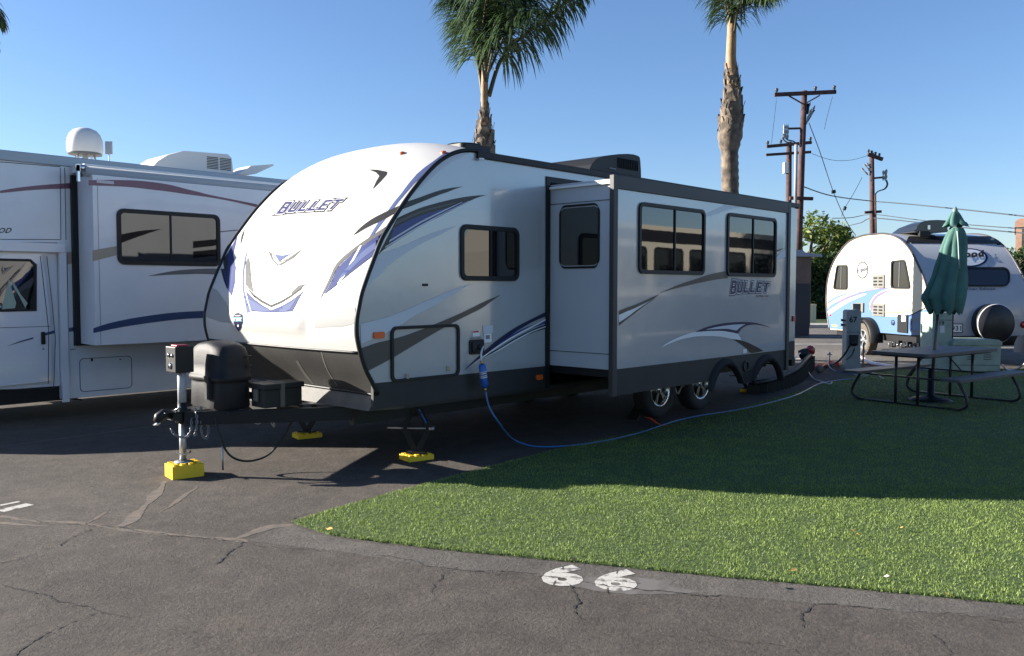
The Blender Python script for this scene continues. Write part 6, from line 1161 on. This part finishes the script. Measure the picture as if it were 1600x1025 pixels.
# --- queen palms
ptrunk = mat('palm trunk', (.27, .22, .165), .9, var=.25, vscale=6, bump=.5, bscale=18); pboot = mat('palm boots', (.20, .16, .12), .95, col2=(.07, .055, .045), vscale=7, bump=.6, bscale=15); pshaft = mat('palm crownshaft', (.34, .22, .12), .7, col2=(.20, .13, .07), vscale=4, bump=.2); prach = mat('palm stem', (.055, .055, .028), .6)
def palm(lab, D_, trunk_px, fronds, seed, spread=1.0):
    r = random.Random(seed); B = atd(*trunk_px[-1][0], D_); B = Vector((B.x, B.y, 0)); g = thing('palm_tree', lab, 'palm tree', B, 'feather palms behind the trailers')
    T = [(atd(*p, D_), w/2/F*D_) for p, w in trunk_px]; m = MB(); P_ = [t for t, w in T]+[B]; R_ = [w for t, w in T]+[T[-1][1]*1.12]
    i_sh = next(i for i, (p, w) in enumerate(trunk_px) if w > trunk_px[0][1]*1.7)
    m.use(pshaft); m.tube(P_[:i_sh+1], R_[:i_sh+1], 12)
    m.use(pboot); N_ = []; Rn = []
    for a, c, ra, rb in zip(P_[i_sh:-1], P_[i_sh+1:], R_[i_sh:-1], R_[i_sh+1:]):
        k = max(2, int((c-a).length/.07))
        for j in range(k): t = j/k; N_.append(a.lerp(c, t)); Rn.append((ra+(rb-ra)*t)*(1+(.05 if j % 2 else -.03)))
    m.tube(N_+[P_[-1]], Rn+[R_[-1]], 16); m.build('trunk', g)
    # old leaf bases
    m = MB(); m.use(pboot)
    zt0 = P_[max(1, i_sh-2)].z; zt1 = N_[0].z-.75
    for k in range(46):
        f = k/46; z = zt0+(zt1-zt0)*f; i = min(range(len(P_)), key=lambda j: abs(P_[j].z-z)); c = Vector((P_[0].x, P_[0].y, z))
        for (pa, pb, ra, rb) in zip(P_[:-1], P_[1:], R_[:-1], R_[1:]):
            if pb.z <= z <= pa.z: t = (pa.z-z)/(pa.z-pb.z+1e-9); c = pa.lerp(pb, t); rad = ra+(rb-ra)*t; break
        else: rad = R_[0]
        a = k*2.4; d = Vector((math.cos(a), math.sin(a), 0)); s = Vector((-d.y, d.x, 0)); L_ = r.uniform(.12, .28); w = rad*r.uniform(.5, .8); o = rad*r.uniform(.95, 1.05)
        m.add([c+d*o*.92-s*w-zv*L_*.6, c+d*o*.92+s*w-zv*L_*.6, c+d*(o+.05*r.random())+s*w*.4+zv*L_*.5, c+d*(o+.06*r.random())-s*w*.4+zv*L_*.5], [(0, 1, 2, 3)])
    for k in range(22): a = r.uniform(0, 6.28); z = r.uniform(zt1, zt0); c = min(((abs(p.z-z), p, rr1) for p, rr1 in zip(P_, R_)), key=lambda t: t[0]); d = Vector((math.cos(a), math.sin(a), 0)); p0 = Vector((c[1].x, c[1].y, z))+d*c[2]; m.tube([p0, p0+d*.05-zv*.15, p0+d*.03-zv*r.uniform(.2, .4)], .006, 4)
    m.build('old_leaf_base', g, recalc=False)
    # fronds: stem + hanging leaflets in one mesh each
    for fi, (pts, dz, nl, ll) in enumerate(fronds):
        nl = int(nl*1.25)
        Q = [atd(p[0], p[1], D_+dd*D_/16) for p, dd in zip(pts, dz)]; C_ = [Vector(q) for q in cat(Q, 10)]; n = len(C_); m = MB(); m.use(prach); m.tube(C_, [(.045 if fi < 2 else .024)*(1-.88*i/n)+.003 for i in range(n)], 6); st = m.build('frond', g)
        cum = [0]
        for a, c in zip(C_[:-1], C_[1:]): cum.append(cum[-1]+(c-a).length)
        V = []; Rn = []
        for k in range(nl):
            f = .27+.73*(k+r.random())/nl; s = f*cum[-1]; i = max(j for j in range(n) if cum[j] <= s) if s < cum[-1] else n-2; i = min(i, n-2); t = (s-cum[i])/(cum[i+1]-cum[i]+1e-9); p = C_[i].lerp(C_[i+1], t); T_ = (C_[i+1]-C_[i]).normalized()
            side_ = T_.cross(zv); side_ = side_.normalized() if side_.length > .05 else Vector(RIGHT); sg = 1 if k % 2 else -1; upv = side_.cross(T_)
            ang = r.uniform(-.7, .7); d0 = (T_*r.uniform(.35, .85)+side_*sg*math.cos(ang)*.9+upv*math.sin(ang)*.8).normalized(); L_ = ll*r.uniform(.75, 1.1)*(.45+.75*math.sin(math.pi*min(1, .15+.85*f))**.7); w = .019*r.uniform(.8, 1.3)
            cur = p; dd = d0; prev = None; pw = dd.cross(zv).normalized() if dd.cross(zv).length > .01 else side_
            segs = 4; pts_ = [cur]
            for q_ in range(segs): dd = (dd-zv*(.25+.10*q_)*spread).normalized(); cur = cur+dd*L_/segs; pts_.append(cur)
            wd = [w*.6, w, w*.9, w*.6, .001]; rv = r.random()
            for q_ in range(segs):
                V += [pts_[q_]-pw*wd[q_], pts_[q_]+pw*wd[q_], pts_[q_+1]+pw*wd[q_+1], pts_[q_+1]-pw*wd[q_+1]]; Rn += [rv]*4
        quick_mesh('leaflets', np.array([tuple(v) for v in V]), 4, len(V)//4, leafD, np.array(Rn), origin=tuple(parent_world(st)), parent=st)
    return g
f1_ = [([(755, 150), (746, 95), (732, 45), (714, 8), (694, 0)], [0, 0, -.3, -.8, -1.2], 150, .62), ([(764, 150), (782, 95), (812, 60), (860, 25), (915, -25)], [0, .1, .2, .2, .2], 190, .80),
 ([(758, 120), (765, 60), (790, 10), (840, -30), (900, -60)], [0, -.3, -.8, -1.2, -1.5], 170, .85), ([(757, 120), (750, 50), (735, -10), (715, -40), (690, -50)], [0, .5, 1.1, 1.6, 2.0], 150, .75), ([(758, 110), (760, 40), (765, -30), (775, -70), (790, -80)], [0, -.6, -1.4, -2.2, -2.8], 170, .95),
 ([(760, 110), (775, 30), (800, -30), (835, -70), (880, -90)], [0, .5, 1.2, 1.7, 2.2], 160, .9), ([(757, 110), (745, 20), (725, -50), (690, -80), (665, -70)], [0, -.2, -.5, -.7, -.9], 140, .8), ([(760, 120), (780, 75), (800, 20), (815, -40), (840, -90)], [0, .3, .5, .8, 1.2], 170, .95),
 ([(758, 130), (752, 80), (756, 30), (762, -10), (772, -30)], [0, -.7, -1.4, -2.0, -2.4], 160, .7), ([(760, 130), (770, 80), (785, 45), (815, 20), (850, 15)], [0, -.7, -1.4, -2.0, -2.4], 160, .7), ([(757, 130), (745, 80), (732, 45), (718, 30), (706, 40)], [0, .7, 1.4, 2.0, 2.2], 120, .6)]
palm('tall feather palm rising behind the middle of the large trailer, left of two', 16.0, [((758, 90), 10), ((757, 130), 11), ((757, 165), 12), ((758, 185), 14), ((757, 197), 21), ((756, 212), 27), ((758, 240), 30), ((760, 330), 31)], f1_, 1)
f1_ = [(([(x, y if i > 1 else y-22) for i, (x, y) in enumerate(q[0])] if k_ > 1 else q[0]),)+tuple(q[1:]) for k_, q in enumerate(f1_)]
f2_ = [([(1140, 45), (1138, 10), (1132, -30), (1118, -55), (1100, -50)], [0, 0, -.3, -.6, -.9], 120, .6), ([(1146, 45), (1155, 5), (1175, -25), (1205, -40), (1240, -40)], [0, .1, .2, .3, .3], 150, .75), ([(1144, 40), (1150, -5), (1165, -35), (1185, -30), (1215, -10)], [0, -.5, -1.1, -1.6, -2.0], 150, .62), ([(1142, 40), (1140, -10), (1150, -50), (1170, -70), (1200, -70)], [0, .5, 1, 1.5, 2], 130, .9),
 ([(1142, 40), (1144, -10), (1146, -60), (1150, -90), (1160, -100)], [0, -.6, -1.3, -2, -2.5], 130, .9), ([(1146, 60), (1152, 20), (1160, 0), (1178, -12), (1200, -8)], [0, -.3, -.7, -1.0, -1.3], 130, .6), ([(1139, 60), (1136, 25), (1132, 5), (1126, -5), (1120, 2)], [0, .3, .6, .9, 1.0], 90, .5)]
palm('feather palm with a shaggy thick trunk behind the rear of the large trailer', 18.0, [((1144, 20), 12), ((1143, 60), 15), ((1142, 90), 16), ((1143, 105), 17), ((1144, 120), 19), ((1145, 140), 24), ((1143, 165), 31), ((1142, 190), 36), ((1141, 208), 39), ((1140, 222), 34), ((1140, 240), 26), ((1141, 300), 26.5)], f2_, 2)
f3_ = [([(-80, 40), (-65, -10), (-40, -20), (-15, 5), (3, 35)], [0, 0, 0, 0, 0], 130, .45), ([(-80, 40), (-75, -40), (-45, -70), (-10, -60), (10, -30)], [0, -.2, -.4, -.5, -.6], 130, .6), ([(-81, 40), (-70, 0), (-45, 10), (-23, 40), (-10, 70)], [0, .3, .5, .6, .7], 100, .4), ([(-82, 40), (-95, -20), (-125, -40), (-155, -20), (-175, 20)], [0, 0, 0, 0, 0], 110, .6), ([(-81, 40), (-83, -30), (-90, -80), (-105, -100), (-125, -90)], [0, .4, .9, 1.2, 1.5], 110, .7)]
palm('feather palm mostly outside the left edge, only frond tips showing', 15.0, [((-80, 40), 10), ((-80, 90), 12), ((-80, 120), 20), ((-80, 160), 30), ((-80, 400), 30)], f3_, 3)

# ================================================================== NEIGHBOUR MOTORHOME (outside the frame, mirrored in the trailer's glass)
NB = thing('motorhome', 'cream coach with dark side windows parked beyond the right edge, mirrored in the slide-out windows', 'motorhome', (15, -8.5, 0))
m = MB(); m.use(mat('neighbour skin', (.46, .43, .36), .5)); PN = Pl((0, -7.6, 0), (-1, 0, 0), n=(0, 1, 0)); m.prism(PN, [(-20, .4), (-10.6, .4), (-10.4, .9), (-10.4, 2.4), (-10.8, 3.0), (-20, 3.05)], -2.4, 0); m.use(beige); m.prism(PN, [(-20, 1.05), (-10.4, 1.05), (-10.4, 1.2), (-20, 1.25)], 0, .01); m.use(d_brown); m.prism(PN, [(-20, .75), (-10.4, .75), (-10.4, .9), (-20, .95)], 0, .01); m.build('body', NB, .05)
m = MB(); m.use(blk); m.prism(PN, rr(-19.8, .45, -11, 1.35, .05), 0, .02); m.prism(PN, rr(-19.8, 2.62, -10.9, 2.9, .03), 0, .02); m.build('side_panel', NB)
for x in (-19.2, -17.6, -16.0, -14.4, -12.8):
    w = MB(); w.use(blk); w.rring(PN, (x, 1.45, x+1.3, 2.5), .05, .12, 0, .03); w_o = w.build('window', NB); w = MB(); w.use(glass); w.prism(PN, rr(x+.04, 1.54, x+1.26, 2.46, .1), .002, .01); w.build('pane', w_o)
for x in (-18, -12): wheel(NB, PN.at(x, .42, -.1), PN.n, .42, .25, .24, rm=galv)
